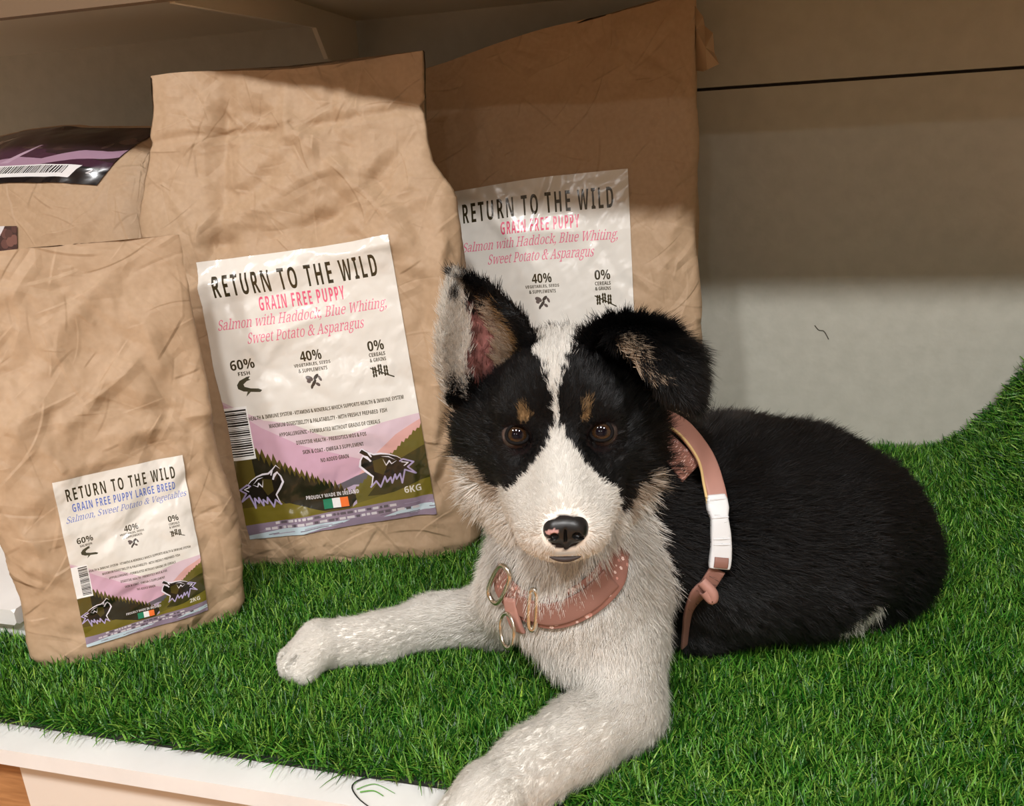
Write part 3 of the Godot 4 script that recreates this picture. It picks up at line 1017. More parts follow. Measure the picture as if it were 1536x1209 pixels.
func make_bags() -> void:
	var frame := func(o: Vector3, x: Vector3, y: Vector3) -> Transform3D:
		return Transform3D(Basis(x, y, x.cross(y)), o)
	# the small sack in front
	var p1 := {"prof": [[0, -0.090, 0.090, 0.066, -0.004], [0.012, -0.096, 0.096, 0.074, 0], [0.10, -0.099, 0.098, 0.075, 0.001], [0.2, -0.099, 0.097, 0.066, 0.0], [0.30, -0.097, 0.096, 0.035, -0.008], [0.345, -0.096, 0.0957, 0.010, -0.014], [0.372, -0.096, 0.0957, 0.004, -0.015]],
		"lean": 12.0, "slant": 0.02, "wave": 0.001, "curl": 0.0, "curl_from": 1.0, "seed": 21, "flat": Rect2(-0.048, 0.017, 0.107, 0.152), "square": 5.0, "gusset": 0.12, "rough": 1.0, "folds": 70, "cols": 90, "rows": 150,
		"more": [[0.0, 0.235, 0.8, 0.6, 0.07, 0.0120, 0.004], [0.04, 0.215, 0.9, -0.4, 0.08, 0.0150, -0.004], [-0.05, 0.24, 0.5, 0.85, 0.08, 0.0180, 0.004], [0.06, 0.20, 1, 0.1, 0.06, 0.0120, 0.004], [0.0, 0.345, 1, 0.0, 0.2, 0.0060, -0.0012]]}
	var t1 := make_sack("food_sack", "small brown paper sack with blue lettering on its label, standing in front", p1, frame.call(Vector3(-0.5042, 0, 0.6109), Vector3(0.7494, 0, -0.6621), Vector3(-0.1377, 0.9781, -0.1558)), sack_paper(60))
	make_label(t1, p1, [Vector2(-0.0475, 0.168), Vector2(0.0605, 0.169), Vector2(-0.0485, 0.0165), Vector2(0.0565, 0.017)], food_label("small"), 60, 84)
	# the middle sack
	var p2 := {"prof": [[0, -0.140, 0.140, 0.10, -0.006], [0.015, -0.150, 0.147, 0.115, 0], [0.10, -0.158, 0.150, 0.12, 0.002], [0.2, -0.172, 0.151, 0.12, 0.003], [0.33, -0.190, 0.151, 0.10, 0.002], [0.38, -0.197, 0.145, 0.085, -0.002], [0.42, -0.192, 0.120, 0.06, -0.006], [0.45, -0.182, 0.117, 0.04, -0.012], [0.50, -0.170, 0.118, 0.016, -0.018], [0.528, -0.167, 0.1185, 0.006, -0.020]],
		"lean": 10.0, "slant": 0.045, "wave": 0.003, "curl": 0.0, "curl_from": 1.0, "seed": 5, "flat": Rect2(-0.12, 0.04, 0.20, 0.30), "square": 5.0, "gusset": 0.22, "rough": 1.25, "folds": 90, "cols": 110, "rows": 190,
		"more": [[-0.075, 0.315, 1, 0.15, 0.08, 0.02, 0.009], [0.05, 0.335, 1, 0.1, 0.05, 0.018, 0.008], [-0.04, 0.26, 0.9, 0.3, 0.06, 0.016, 0.006], [0.0, 0.15, 1, -0.2, 0.07, 0.015, 0.005], [-0.02, 0.468, 1, 0.045, 0.3, 0.0075, -0.003], [0.02, 0.42, 0.7, -0.7, 0.10, 0.0180, 0.006], [-0.10, 0.42, 0.1, 1, 0.12, 0.0180, -0.006], [-0.06, 0.39, 0.9, 0.4, 0.10, 0.0180, 0.005], [0.05, 0.40, 0.8, 0.55, 0.09, 0.0150, -0.005], [0.11, 0.2, 0.1, 1, 0.2, 0.0150, 0.006], [0.115, 0.1, 0.6, 0.8, 0.07, 0.0150, -0.005], [-0.03, 0.49, 0.05, 1, 0.06, 0.0090, 0.003], [0.02, 0.5, 0.1, 1, 0.05, 0.0090, -0.003]]}
	var t2 := make_sack("food_sack", "brown paper sack with pink lettering and a 6KG label, left of the puppy", p2, frame.call(Vector3(-0.3838, 0, 0.4363), Vector3(0.9617, 0, -0.274), Vector3(-0.0476, 0.9848, -0.167)), sack_paper(61))
	make_label(t2, p2, [Vector2(-0.1317, 0.3335), Vector2(0.0689, 0.3476), Vector2(-0.1067, 0.0335), Vector2(0.0984, 0.0517)], food_label("middle"), 90, 130)
	# the large sack behind the puppy
	var p3 := {"prof": [[0, -0.18, 0.18, 0.12, -0.006], [0.02, -0.19, 0.187, 0.13, 0], [0.25, -0.192, 0.188, 0.13, 0.003], [0.42, -0.19, 0.187, 0.10, 0.0], [0.52, -0.186, 0.187, 0.04, -0.012], [0.56, -0.185, 0.188, 0.012, -0.016]],
		"lean": 7.0, "slant": 0.17, "wave": 0.003, "curl": 0.0, "curl_from": 1.0, "seed": 33, "flat": Rect2(-0.12, 0.06, 0.22, 0.33), "square": 6.0, "gusset": 0.1, "rough": 0.9, "folds": 60, "cols": 110, "rows": 160,
		"more": [[0.0, 0.325, 1, -0.1, 0.06, 0.022, 0.011], [-0.05, 0.33, 0.6, -0.8, 0.09, 0.010, 0.005], [-0.02, 0.33, 0.35, 0.95, 0.08, 0.008, -0.004], [0.075, 0.32, 0.6, 0.8, 0.07, 0.008, 0.004], [0.15, 0.3, 0.3, 0.95, 0.1, 0.0150, 0.004], [0.16, 0.35, 0.8, 0.6, 0.06, 0.0120, -0.004], [-0.04, 0.34, 0.45, -0.9, 0.07, 0.0090, 0.0035], [-0.01, 0.34, 0.45, 0.9, 0.06, 0.0090, 0.003], [0.08, 0.33, 0.6, 0.8, 0.05, 0.0090, -0.003]]}
	var t3 := make_sack("food_sack", "large brown paper sack with a creased shiny label, behind the puppy's ears", p3, frame.call(Vector3(-0.2, 0, 0.2), Vector3(0.9982, 0.026, -0.0531), Vector3(-0.0322, 0.9922, -0.1204)), sack_paper(62))
	make_label(t3, p3, [Vector2(-0.1202, 0.3921), Vector2(0.1022, 0.3866), Vector2(-0.115, 0.066), Vector2(0.108, 0.062)], food_label("large"), 90, 130)
	# its folded-over corner, crumpled, hanging behind the right edge
	var st := SurfaceTool.new()
	st.begin(Mesh.PRIMITIVE_TRIANGLES)
	st.set_smooth_group(-1)
	var fold := [[0.180, 0.578, -0.03], [0.192, 0.560, -0.026], [0.194, 0.552, -0.036], [0.203, 0.542, -0.030], [0.205, 0.522, -0.040], [0.210, 0.508, -0.034], [0.196, 0.502, -0.030], [0.182, 0.506, -0.036], [0.194, 0.525, -0.022], [0.184, 0.545, -0.020]]
	for tri in [[0, 1, 9], [1, 2, 9], [2, 3, 8], [2, 8, 9], [3, 4, 8], [4, 5, 8], [5, 6, 8], [6, 7, 8], [7, 9, 8]]:
		var q := []
		for e in tri:
			q.append(Vector3(fold[e][0], fold[e][1], fold[e][2]))
		poly(st, q, Vector3(0.19, 0.53, -0.06))
		for e in 3:
			q[e] += Vector3(-0.004, 0, -0.008)
		poly(st, q, Vector3(0.19, 0.53, 0.06))
	st.generate_normals()
	part("folded_corner", st.commit(), sack_paper(63), t3)
	# the sack lying back on the step at the far left
	var p4 := {"prof": [[0, -0.16, 0.235, 0.13, -0.004], [0.02, -0.17, 0.245, 0.15, 0], [0.2, -0.175, 0.246, 0.16, 0.004], [0.33, -0.17, 0.236, 0.13, 0.002], [0.42, -0.16, 0.240, 0.07, -0.005], [0.50, -0.15, 0.255, 0.01, -0.02]],
		"lean": 15.0, "slant": 0.0, "wave": 0.002, "curl": 6.0, "curl_from": 0.362, "seed": 44, "square": 3.2, "gusset": 0.1, "rough": 0.8, "folds": 40, "cols": 90, "rows": 120}
	var t4 := make_sack("food_sack", "brown paper sack with a dark purple label, slumped back at the far left", p4, frame.call(Vector3(-0.9, 0.040, 0.42), Vector3(1, 0, 0), Vector3(0, 0.9659, -0.2588)), sack_paper(64))
	make_label(t4, p4, [Vector2(-0.02, 0.492), Vector2(0.240, 0.492), Vector2(-0.05, 0.390), Vector2(0.182, 0.386)], dark_label(), 40, 24)
	make_label(t4, p4, [Vector2(-0.04, 0.337), Vector2(0.078, 0.335), Vector2(-0.04, 0.21), Vector2(0.073, 0.21)], kibble_label(), 16, 16, "picture_label")

# ------------------------------------------------------------------ smooth bodies: distances to tapered bones, joined softly and meshed as surface nets
class Field:
	var o: Vector3
	var cell: float
	var nx: int
	var ny: int
	var nz: int
	var k: float
	var s: PackedFloat32Array

	func _init(lo: Vector3, hi: Vector3, cell_: float, k_: float) -> void:
		o = lo
		cell = cell_
		k = k_
		nx = int(ceil((hi.x - lo.x) / cell)) + 1
		ny = int(ceil((hi.y - lo.y) / cell)) + 1
		nz = int(ceil((hi.z - lo.z) / cell)) + 1
		s.resize(nx * ny * nz)

	func span(lo: Vector3, hi: Vector3) -> Array:
		var a := ((lo - o) / cell).floor()
		var b := ((hi - o) / cell).ceil()
		return [maxi(0, int(a.x)), mini(nx - 1, int(b.x)), maxi(0, int(a.y)), mini(ny - 1, int(b.y)), maxi(0, int(a.z)), mini(nz - 1, int(b.z))]

	func bone(a: Vector3, ra: float, b: Vector3, rb: float) -> void:
		var m := maxf(ra, rb) + k * 4.5
		var e := Vector3(m, m, m)
		var q := span(a.min(b) - e, a.max(b) + e)
		var ab := b - a
		var l2 := maxf(ab.length_squared(), 1e-9)
		var ik := 1.0 / k
		var dr := rb - ra
		for z in range(q[4], q[5] + 1):
			for y in range(q[2], q[3] + 1):
				var at := (z * ny + y) * nx
				for x in range(q[0], q[1] + 1):
					var p := o + Vector3(x, y, z) * cell - a
					var t := clampf(p.dot(ab) / l2, 0.0, 1.0)
					var d := (p - ab * t).length() - ra - dr * t
					if d < m:
						s[at + x] += exp(minf(-d * ik, 60.0))

	func ball(c: Vector3, r: Vector3) -> void:   # an ellipsoid
		var m := maxf(r.x, maxf(r.y, r.z)) + k * 4.5
		var e := Vector3(m, m, m)
		var q := span(c - e, c + e)
		var ik := 1.0 / k
		for z in range(q[4], q[5] + 1):
			for y in range(q[2], q[3] + 1):
				var at := (z * ny + y) * nx
				for x in range(q[0], q[1] + 1):
					var p := o + Vector3(x, y, z) * cell - c
					var k0 := (p / r).length()
					var k1 := (p / (r * r)).length()
					var d := k0 * (k0 - 1.0) / maxf(k1, 1e-6)
					if d < m:
						s[at + x] += exp(minf(-d * ik, 60.0))

	func settle() -> void:   # from sums to distances
		for i in s.size():
			s[i] = -k * log(s[i]) if s[i] > 1e-6 else k * 14.0

	func cut(c: Vector3, r: Vector3, soft := 0.0) -> void:
		var m := maxf(r.x, maxf(r.y, r.z)) * 1.3 + cell * 2.0
		var e := Vector3(m, m, m)
		var q := span(c - e, c + e)
		for z in range(q[4], q[5] + 1):
			for y in range(q[2], q[3] + 1):
				var at := (z * ny + y) * nx
				for x in range(q[0], q[1] + 1):
					var p := o + Vector3(x, y, z) * cell - c
					var k0 := (p / r).length()
					var k1 := (p / (r * r)).length()
					s[at + x] = maxf(s[at + x], -(k0 * (k0 - 1.0) / maxf(k1, 1e-6)))

	func mesh() -> Array:   # [points, normals, indices]
		var v := PackedVector3Array()
		var n := PackedVector3Array()
		var idx := PackedInt32Array()
		var id := PackedInt32Array()
		id.resize(s.size())
		id.fill(-1)
		var nxy := nx * ny
		var far := k * 13.0
		for z in nz - 1:
			for y in ny - 1:
				var row := (z * ny + y) * nx
				for x in nx - 1:
					var i := row + x
					var d0 := s[i]
					if d0 > far:
						continue
					var d1 := s[i + 1]
					var d2 := s[i + nx]
					var d3 := s[i + nx + 1]
					var d4 := s[i + nxy]
					var d5 := s[i + nxy + 1]
					var d6 := s[i + nxy + nx]
					var d7 := s[i + nxy + nx + 1]
					var c := int(d0 < 0) + int(d1 < 0) + int(d2 < 0) + int(d3 < 0) + int(d4 < 0) + int(d5 < 0) + int(d6 < 0) + int(d7 < 0)
					if c == 0 or c == 8:
						continue
					var p := Vector3.ZERO
					var m := 0
					if (d0 < 0) != (d1 < 0): p += Vector3(d0 / (d0 - d1), 0, 0); m += 1
					if (d2 < 0) != (d3 < 0): p += Vector3(d2 / (d2 - d3), 1, 0); m += 1
					if (d4 < 0) != (d5 < 0): p += Vector3(d4 / (d4 - d5), 0, 1); m += 1
					if (d6 < 0) != (d7 < 0): p += Vector3(d6 / (d6 - d7), 1, 1); m += 1
					if (d0 < 0) != (d2 < 0): p += Vector3(0, d0 / (d0 - d2), 0); m += 1
					if (d1 < 0) != (d3 < 0): p += Vector3(1, d1 / (d1 - d3), 0); m += 1
					if (d4 < 0) != (d6 < 0): p += Vector3(0, d4 / (d4 - d6), 1); m += 1
					if (d5 < 0) != (d7 < 0): p += Vector3(1, d5 / (d5 - d7), 1); m += 1
					if (d0 < 0) != (d4 < 0): p += Vector3(0, 0, d0 / (d0 - d4)); m += 1
					if (d1 < 0) != (d5 < 0): p += Vector3(1, 0, d1 / (d1 - d5)); m += 1
					if (d2 < 0) != (d6 < 0): p += Vector3(0, 1, d2 / (d2 - d6)); m += 1
					if (d3 < 0) != (d7 < 0): p += Vector3(1, 1, d3 / (d3 - d7)); m += 1
					id[i] = v.size()
					v.append(o + (Vector3(x, y, z) + p / m) * cell)
					n.append(Vector3(d1 + d3 + d5 + d7 - d0 - d2 - d4 - d6, d2 + d3 + d6 + d7 - d0 - d1 - d4 - d5, d4 + d5 + d6 + d7 - d0 - d1 - d2 - d3).normalized())
		for z in range(1, nz - 1):
			for y in range(1, ny - 1):
				var row := (z * ny + y) * nx
				for x in range(1, nx - 1):
					var i := row + x
					if id[i] < 0:
						continue
					var a := s[i] < 0
					if a != (s[i + 1] < 0):
						quad(idx, id[i], id[i - nx], id[i - nx - nxy], id[i - nxy], a)
					if a != (s[i + nx] < 0):
						quad(idx, id[i], id[i - nxy], id[i - nxy - 1], id[i - 1], a)
					if a != (s[i + nxy] < 0):
						quad(idx, id[i], id[i - 1], id[i - 1 - nx], id[i - nx], a)
		return [v, n, idx]

	func quad(idx: PackedInt32Array, a: int, b: int, c: int, d: int, flip: bool) -> void:
		if a < 0 or b < 0 or c < 0 or d < 0:
			return
		if flip:
			idx.append_array([a, c, b, a, d, c])
		else:
			idx.append_array([a, b, c, a, c, d])

# ------------------------------------------------------------------ the puppy
const HEAD := Vector3(-0.1041, 0.2329, 0.6418)
var head_frame := Transform3D(Basis(Vector3(0.9797, 0, -0.2007), Vector3.UP, Vector3(0.2007, 0, 0.9797)), HEAD)
var skin_v := PackedVector3Array()   # the whole body: points, normals, colours, and how the hair lies (direction; length, density)
var skin_n := PackedVector3Array()
var skin_c := PackedColorArray()
var skin_f := PackedVector3Array()
var skin_h := PackedVector2Array()
var skin_i := PackedInt32Array()
var white_hair := Color(0.95, 0.925, 0.865)
var black_hair := Color(0.0075, 0.0072, 0.0076)
var tan_hair := Color(0.30, 0.185, 0.085)
var pink_skin := Color(0.30, 0.13, 0.12)
var fleck := FastNoiseLite.new()

var paws := []

func body_bones() -> Array:   # [from, radius, to, radius, colour (0 black, 1 white), how the hair lies, hair length]
	var j := {
"rib1": [Vector3(-0.0448, 0.1147, 0.5230), 0.0629],
		"rib2": [Vector3(0.0071, 0.1024, 0.4914), 0.0844],
		"loin": [Vector3(0.0674, 0.0884, 0.4635), 0.0827],
		"hip": [Vector3(0.1118, 0.0717, 0.4353), 0.0668],
		"rump": [Vector3(0.1393, 0.0511, 0.4346), 0.0461],
		"haunch": [Vector3(0.1277, 0.0668, 0.4597), 0.0317],
		"knee": [Vector3(0.0679, 0.0622, 0.5098), 0.0281],
		"hfoot0": [Vector3(0.1457, 0.0133, 0.4475), 0.0133],
		"hfoot1": [Vector3(0.1279, 0.0155, 0.4609), 0.0155],
		"belly1": [Vector3(-0.0105, 0.0311, 0.5221), 0.0311],
		"belly2": [Vector3(0.0673, 0.0253, 0.4688), 0.0253],
		"neck": [Vector3(-0.1127, 0.1657, 0.5790), 0.0458],
		"neckR": [Vector3(-0.0823, 0.1434, 0.5672), 0.0307],
		"neckL": [Vector3(-0.1441, 0.1310, 0.5769), 0.0215],
		"throat": [Vector3(-0.1100, 0.1357, 0.5934), 0.0423],
		"withers": [Vector3(-0.0634, 0.1591, 0.5300), 0.0538],
		"chest": [Vector3(-0.1059, 0.1009, 0.5926), 0.0514],
		"chestlow": [Vector3(-0.0926, 0.0681, 0.6051), 0.0395],
		"shL": [Vector3(-0.1489, 0.0774, 0.5792), 0.0286],
		"shR": [Vector3(-0.0715, 0.0917, 0.5918), 0.0302],
		"elL": [Vector3(-0.1878, 0.0239, 0.5419), 0.0239],
		"midL": [Vector3(-0.2436, 0.0198, 0.5555), 0.0198],
		"wrL": [Vector3(-0.2826, 0.0182, 0.5860), 0.0182],
		"pawL": [Vector3(-0.3285, 0.0208, 0.6089), 0.0208],
		"toeL": [Vector3(-0.3422, 0.0149, 0.6184), 0.0149],
		"armR": [Vector3(-0.0678, 0.0607, 0.6171), 0.0295],
		"elR": [Vector3(-0.0620, 0.0255, 0.6487), 0.0255],
		"midR": [Vector3(-0.0894, 0.0231, 0.6839), 0.0231],
		"wrR": [Vector3(-0.1156, 0.0209, 0.7140), 0.0209],
		"pawR": [Vector3(-0.1365, 0.0216, 0.7489), 0.0216],
		"toeR": [Vector3(-0.1491, 0.0161, 0.7635), 0.0161],
	}
	var back := Vector3(0.62, -0.25, -0.55)
	var down := Vector3(0.05, -1, 0.1)
	var list := [
		["rib1", "rib2", 0, back, 0.023], ["rib2", "loin", 0, back, 0.022], ["loin", "hip", 0, back, 0.022], ["hip", "rump", 0, back + Vector3(0, -0.7, 0), 0.020],
		["haunch", "knee", 0, Vector3(0.5, -0.6, 0.0), 0.016], ["haunch", "rump", 0, Vector3(0.5, -0.8, 0), 0.018], ["belly1", "belly2", 0, back, 0.016], ["withers", "rib1", 0, back, 0.022],
		["hfoot0", "hfoot1", 1, Vector3(0.3, -1, 0.3), 0.018],
		["neck", "throat", 1, down, 0.024], ["throat", "chest", 1, down, 0.024], ["neckR", "shR", 1, down, 0.022], ["chest", "chestlow", 1, down + Vector3(0, 0, 0.5), 0.024], ["shL", "chest", 1, down + Vector3(-0.5, 0, 0), 0.018],
		["neckL", "shL", 1, down, 0.022],
		["shL", "elL", 1, null, 0.014], ["elL", "midL", 1, null, 0.011], ["midL", "wrL", 1, null, 0.009], ["wrL", "pawL", 1, null, 0.007],
		["shR", "armR", 1, null, 0.014], ["armR", "elR", 1, null, 0.013], ["elR", "midR", 1, null, 0.011], ["midR", "wrR", 1, null, 0.009], ["wrR", "pawR", 1, null, 0.008],
	]
	var out := []
	for b in list:
		var a: Vector3 = j[b[0]][0]
		var c: Vector3 = j[b[1]][0]
		out.append([a, j[b[0]][1], c, j[b[1]][1], b[2], ((b[3] if b[3] != null else c - a) as Vector3).normalized(), b[4]])
	paws = [[j.wrL, j.pawL, j.toeL], [j.wrR, j.pawR, j.toeR]]
	return out

func ellipse_in(p: Vector2, c: Vector2, r: Vector2) -> bool:
	return ((p - c) / r).length_squared() < 1.0

const LEFT_BLACK := [[-18.5, 90], [-12.5, 69.3], [-13.1, 56.2], [-3.2, 27.3], [-4.2, 3.6], [-12.2, -12.2], [-24.0, -28.1], [-36.3, -41.3], [-47.4, -31.3], [-54.1, -19.1], [-63.3, -10.4], [-91.1, -4], [-120, 20], [-110, 95]]
const RIGHT_BLACK := [[16.2, 90], [13.7, 69.1], [4.6, 45.9], [0.9, 32.7], [0.0, 3.3], [7.6, -9.0], [16.2, -21.5], [25.2, -31.8], [38.3, -40.7], [39.9, -59.5], [46.1, -45.0], [55.4, -30.8], [68.5, -15.0], [74.3, -7.5], [118.0, -5], [116.2, 95]]

func packed(a: Array) -> PackedVector2Array:
	var o := PackedVector2Array()
	for q in a:
		o.append(Vector2(q[0], q[1]))
	return o

# coat colour of a point of the head, in the head's own axes; the markings are drawn on a sheet across the face (in millimetres)
func coat_of_head(p: Vector3, lb: PackedVector2Array, rb: PackedVector2Array) -> Color:
	var s := 0.519 / (0.519 - p.z)
	var m := Vector2(p.x * s, 0.187 + (p.y - 0.187) * s) * 1000.0
	var q := m + Vector2(fleck.get_noise_3dv(p * 1000.0), fleck.get_noise_3dv(p * 1000.0 + Vector3(50, 9, 3))) * 1.3
	if ellipse_in(q, Vector2(-23.5, 17), Vector2(4.2, 5.5)) or ellipse_in(q, Vector2(18, 17.5), Vector2(4.2, 5.5)):
		return tan_hair * 0.8
	if p.z < -0.075:
		return black_hair if p.y > -0.03 else white_hair
	if Geometry2D.is_point_in_polygon(q, lb) or Geometry2D.is_point_in_polygon(q, rb):
		return black_hair
	# a tan edge where black meets white on the cheeks
	for d in [Vector2(-5, 5), Vector2(5, 5)]:
		if m.y < -20 and absf(m.x) > 42 and absf(m.x) < 62 and p.z < 0.01 and (Geometry2D.is_point_in_polygon(q + d, lb) or Geometry2D.is_point_in_polygon(q + d, rb)):
			return tan_hair.lerp(white_hair, 0.35)
	return white_hair

func add_skin(v: PackedVector3Array, n: PackedVector3Array, c: PackedColorArray, f: PackedVector3Array, h: PackedVector2Array, idx: PackedInt32Array) -> void:
	var first := skin_v.size()
	skin_v.append_array(v)
	skin_n.append_array(n)
	skin_c.append_array(c)
	skin_f.append_array(f)
	skin_h.append_array(h)
	for i in idx:
		skin_i.append(first + i)

func grow_body() -> void:
	var bones := body_bones()
	var g := Field.new(Vector3(-0.385, -0.012, 0.36), Vector3(0.215, 0.245, 0.80), 0.004, 0.006)
	for b in bones:
		g.bone(b[0], b[1], b[2], b[3])
	g.settle()
	var m := g.mesh()
	var v: PackedVector3Array = m[0]
	var c := PackedColorArray()
	var f := PackedVector3Array()
	var h := PackedVector2Array()
	for i in v.size():
		var p := v[i]
		var flow := Vector3.ZERO
		var dark := 0.0
		var light := 0.0
		var length := 0.0
		for b in bones:
			var a: Vector3 = b[0]
			var ab: Vector3 = b[2] - a
			var t := clampf((p - a).dot(ab) / ab.length_squared(), 0, 1)
			var d: float = (p - a - ab * t).length() - lerpf(b[1], b[3], t)
			if d > 0.06:
				continue
			var w := exp(-maxf(d, 0.0) / 0.007)
			flow += b[5] * w
			length += b[6] * w
			if b[4] == 0:
				dark += w
			else:
				light += w
		var mix := light / maxf(light + dark, 1e-6) + fleck.get_noise_3dv(p * 400.0) * 0.16
		c.append(white_hair if mix > 0.5 else black_hair)
		f.append(flow.normalized())
		var len := length / maxf(light + dark, 1e-6)
		if ((p - Vector3(0.1205, 0.0450, 0.5190)) * Vector3(0.8, 1, 0.8)).length() + fleck.get_noise_3dv(p * 500.0) * 0.004 < 0.0145:   # the pale tuft on the hind leg
			c[i] = white_hair
			f[i] = Vector3(0.1, -1, 0.25).normalized()
			len = 0.022
		h.append(Vector2(len, 1.0 if p.y > 0.004 else 0.3))
	add_skin(v, m[1], c, f, h, m[2])

const LIPS := [Vector3(-0.1052, 0.1797, 0.7054), Vector3(-0.1004, 0.1768, 0.7050), Vector3(-0.0954, 0.1757, 0.7046), Vector3(-0.0902, 0.1755, 0.7040), Vector3(-0.0856, 0.1757, 0.7026), Vector3(-0.0808, 0.1767, 0.7011), Vector3(-0.0757, 0.1794, 0.6997)]

func grow_paw(w: Array, paw: Array, toe: Array) -> void:   # the foot with its four toes, on a finer grid
	var a: Vector3 = paw[0]
	var c0: Vector3 = toe[0]
	var d := c0 - a
	d.y = 0
	d = d.normalized()
	var side := d.cross(Vector3.UP)
	var lo := a.min(c0) - Vector3(0.05, 0.035, 0.05)
	var hi := a.max(c0) + Vector3(0.05, 0.04, 0.05)
	var g := Field.new(lo, hi, 0.0021, 0.0028)
	g.bone((w[0] as Vector3).lerp(a, 0.4), w[1] * 0.98, a, paw[1] * 0.93)
	g.bone(a, paw[1] * 0.9, c0 - d * 0.004, toe[1] * 0.95)
	for q in [[-0.0185, -0.001, 0.0092], [-0.0066, 0.0085, 0.0105], [0.0066, 0.0085, 0.0105], [0.0185, -0.001, 0.0092]]:
		var tip: Vector3 = c0 + side * q[0] + d * q[1]
		tip.y = q[2]
		g.bone(a + side * q[0] * 0.75 + Vector3(0, 0.003, 0), 0.0105, tip, q[2])
	g.settle()
	for q in [-0.0125, 0.0, 0.0125]:
		var at: Vector3 = c0 + side * q + d * 0.012
		at.y = 0.017
		for k in 5:
			g.cut(at - d * k * 0.003 + Vector3(0, k * 0.0007, 0), Vector3(0.0026, 0.007, 0.0026))
	var m := g.mesh()
	var c := PackedColorArray()
	var f := PackedVector3Array()
	var h := PackedVector2Array()
	for p in m[0]:
		c.append(white_hair)
		f.append((d + Vector3(0, -0.25, 0)).normalized())
		h.append(Vector2(0.0046, 3.2 if p.y > 0.002 else 0.3))
	add_skin(m[0], m[1], c, f, h, m[2])

func grow_head() -> void:
	var g := Field.new(Vector3(-0.09, -0.125, -0.13), Vector3(0.09, 0.075, 0.085), 0.003, 0.0065)
	g.ball(Vector3(0, 0.004, -0.058), Vector3(0.054, 0.050, 0.052))
	g.ball(Vector3(0, 0.020, -0.026), Vector3(0.036, 0.034, 0.030))
	for s in [-1.0, 1.0]:
		g.ball(Vector3(s * 0.026, 0.014, -0.014), Vector3(0.014, 0.013, 0.014))
		g.ball(Vector3(s * 0.040, -0.014, -0.045), Vector3(0.026, 0.028, 0.028))
		g.bone(Vector3(s * 0.030, -0.020, -0.014), 0.015, Vector3(s * 0.018, -0.036, 0.012), 0.014)
		g.bone(Vector3(s * 0.019, -0.046, 0.004), 0.018, Vector3(s * 0.0145, -0.047, 0.044), 0.0142)
		g.bone(Vector3(s * 0.038, -0.052, -0.045), 0.026, Vector3(s * 0.026, -0.075, -0.030), 0.022)
	g.bone(Vector3(0, -0.026, 0.0), 0.024, Vector3(0, -0.039, 0.047), 0.017)
	g.bone(Vector3(0, -0.002, -0.006), 0.012, Vector3(0, -0.026, 0.050), 0.009)
	g.bone(Vector3(0, -0.060, 0.0), 0.014, Vector3(0, -0.058, 0.042), 0.0075)
	g.bone(Vector3(0, -0.03, -0.055), 0.045, Vector3(0, -0.085, -0.075), 0.048)
	g.settle()
	for s in [-1.0, 1.0]:
		g.cut(Vector3(s * 0.029, 0.0005, 0.004), Vector3(0.0095, 0.0085, 0.011))
	var m := g.mesh()
	var v: PackedVector3Array = m[0]
	var n: PackedVector3Array = m[1]
	var c := PackedColorArray()
	var f := PackedVector3Array()
	var h := PackedVector2Array()
	var lb := packed(LEFT_BLACK)
	var rb := packed(RIGHT_BLACK)
	for i in v.size():
		var p := v[i]
		c.append(coat_of_head(p, lb, rb))
		var flow := (p - Vector3(0, -0.040, 0.075)).normalized()
		if p.y < -0.045:
			flow = (flow + Vector3(0, -0.8, 0)).normalized()
		var len := lerpf(0.0052, 0.011, clampf((0.03 - p.z) / 0.06, 0, 1))
		len = lerpf(len, 0.030, clampf((absf(p.x) - 0.040) / 0.02, 0, 1) * clampf((-0.02 - p.z) / 0.02, 0, 1))
		len = lerpf(len, 0.026, clampf((-0.05 - p.z) / 0.03, 0, 1))
		if p.y < -0.062 and p.z < 0.03:
			len = maxf(len, 0.012)
		var dense := lerpf(3.2, 1.4, clampf((len - 0.006) / 0.012, 0, 1))
		for s in [-1.0, 1.0]:
			var e := (p - Vector3(s * 0.029, 0.0004, 0.0)) / Vector3(1.0, 1.0, 1.4)
			var d := e.length()
			if d < 0.0125:
				c[i] = Color(0.008, 0.007, 0.007)
			if d < 0.0105:
				dense = 0.0
			elif d < 0.020:
				len = minf(len, 0.004)
				flow = (e.normalized() + flow * 0.4).normalized()
		if (p - Vector3(0.0016, -0.0395, 0.062)).length() < 0.0150:
			dense = 0.0
		if p.z > 0.03 and p.y < -0.045:
			for e in LIPS.size() - 1:
				var la: Vector3 = LIPS[e]
				var lab: Vector3 = LIPS[e + 1] - la
				var lw := head_frame * p - la
				if (lw - lab * clampf(lw.dot(lab) / lab.length_squared(), 0, 1)).length() < 0.0032 and e > 0 and e < 5:
					dense = 0.0
		if (p - Vector3(0.0016, -0.0395, 0.062)).length() < 0.0125:
			c[i] = Color(0.02, 0.016, 0.016)
		v[i] = head_frame * p
		n[i] = head_frame.basis * n[i]
		f.append(head_frame.basis * flow)
		h.append(Vector2(len, dense))
	add_skin(v, n, c, f, h, m[2])

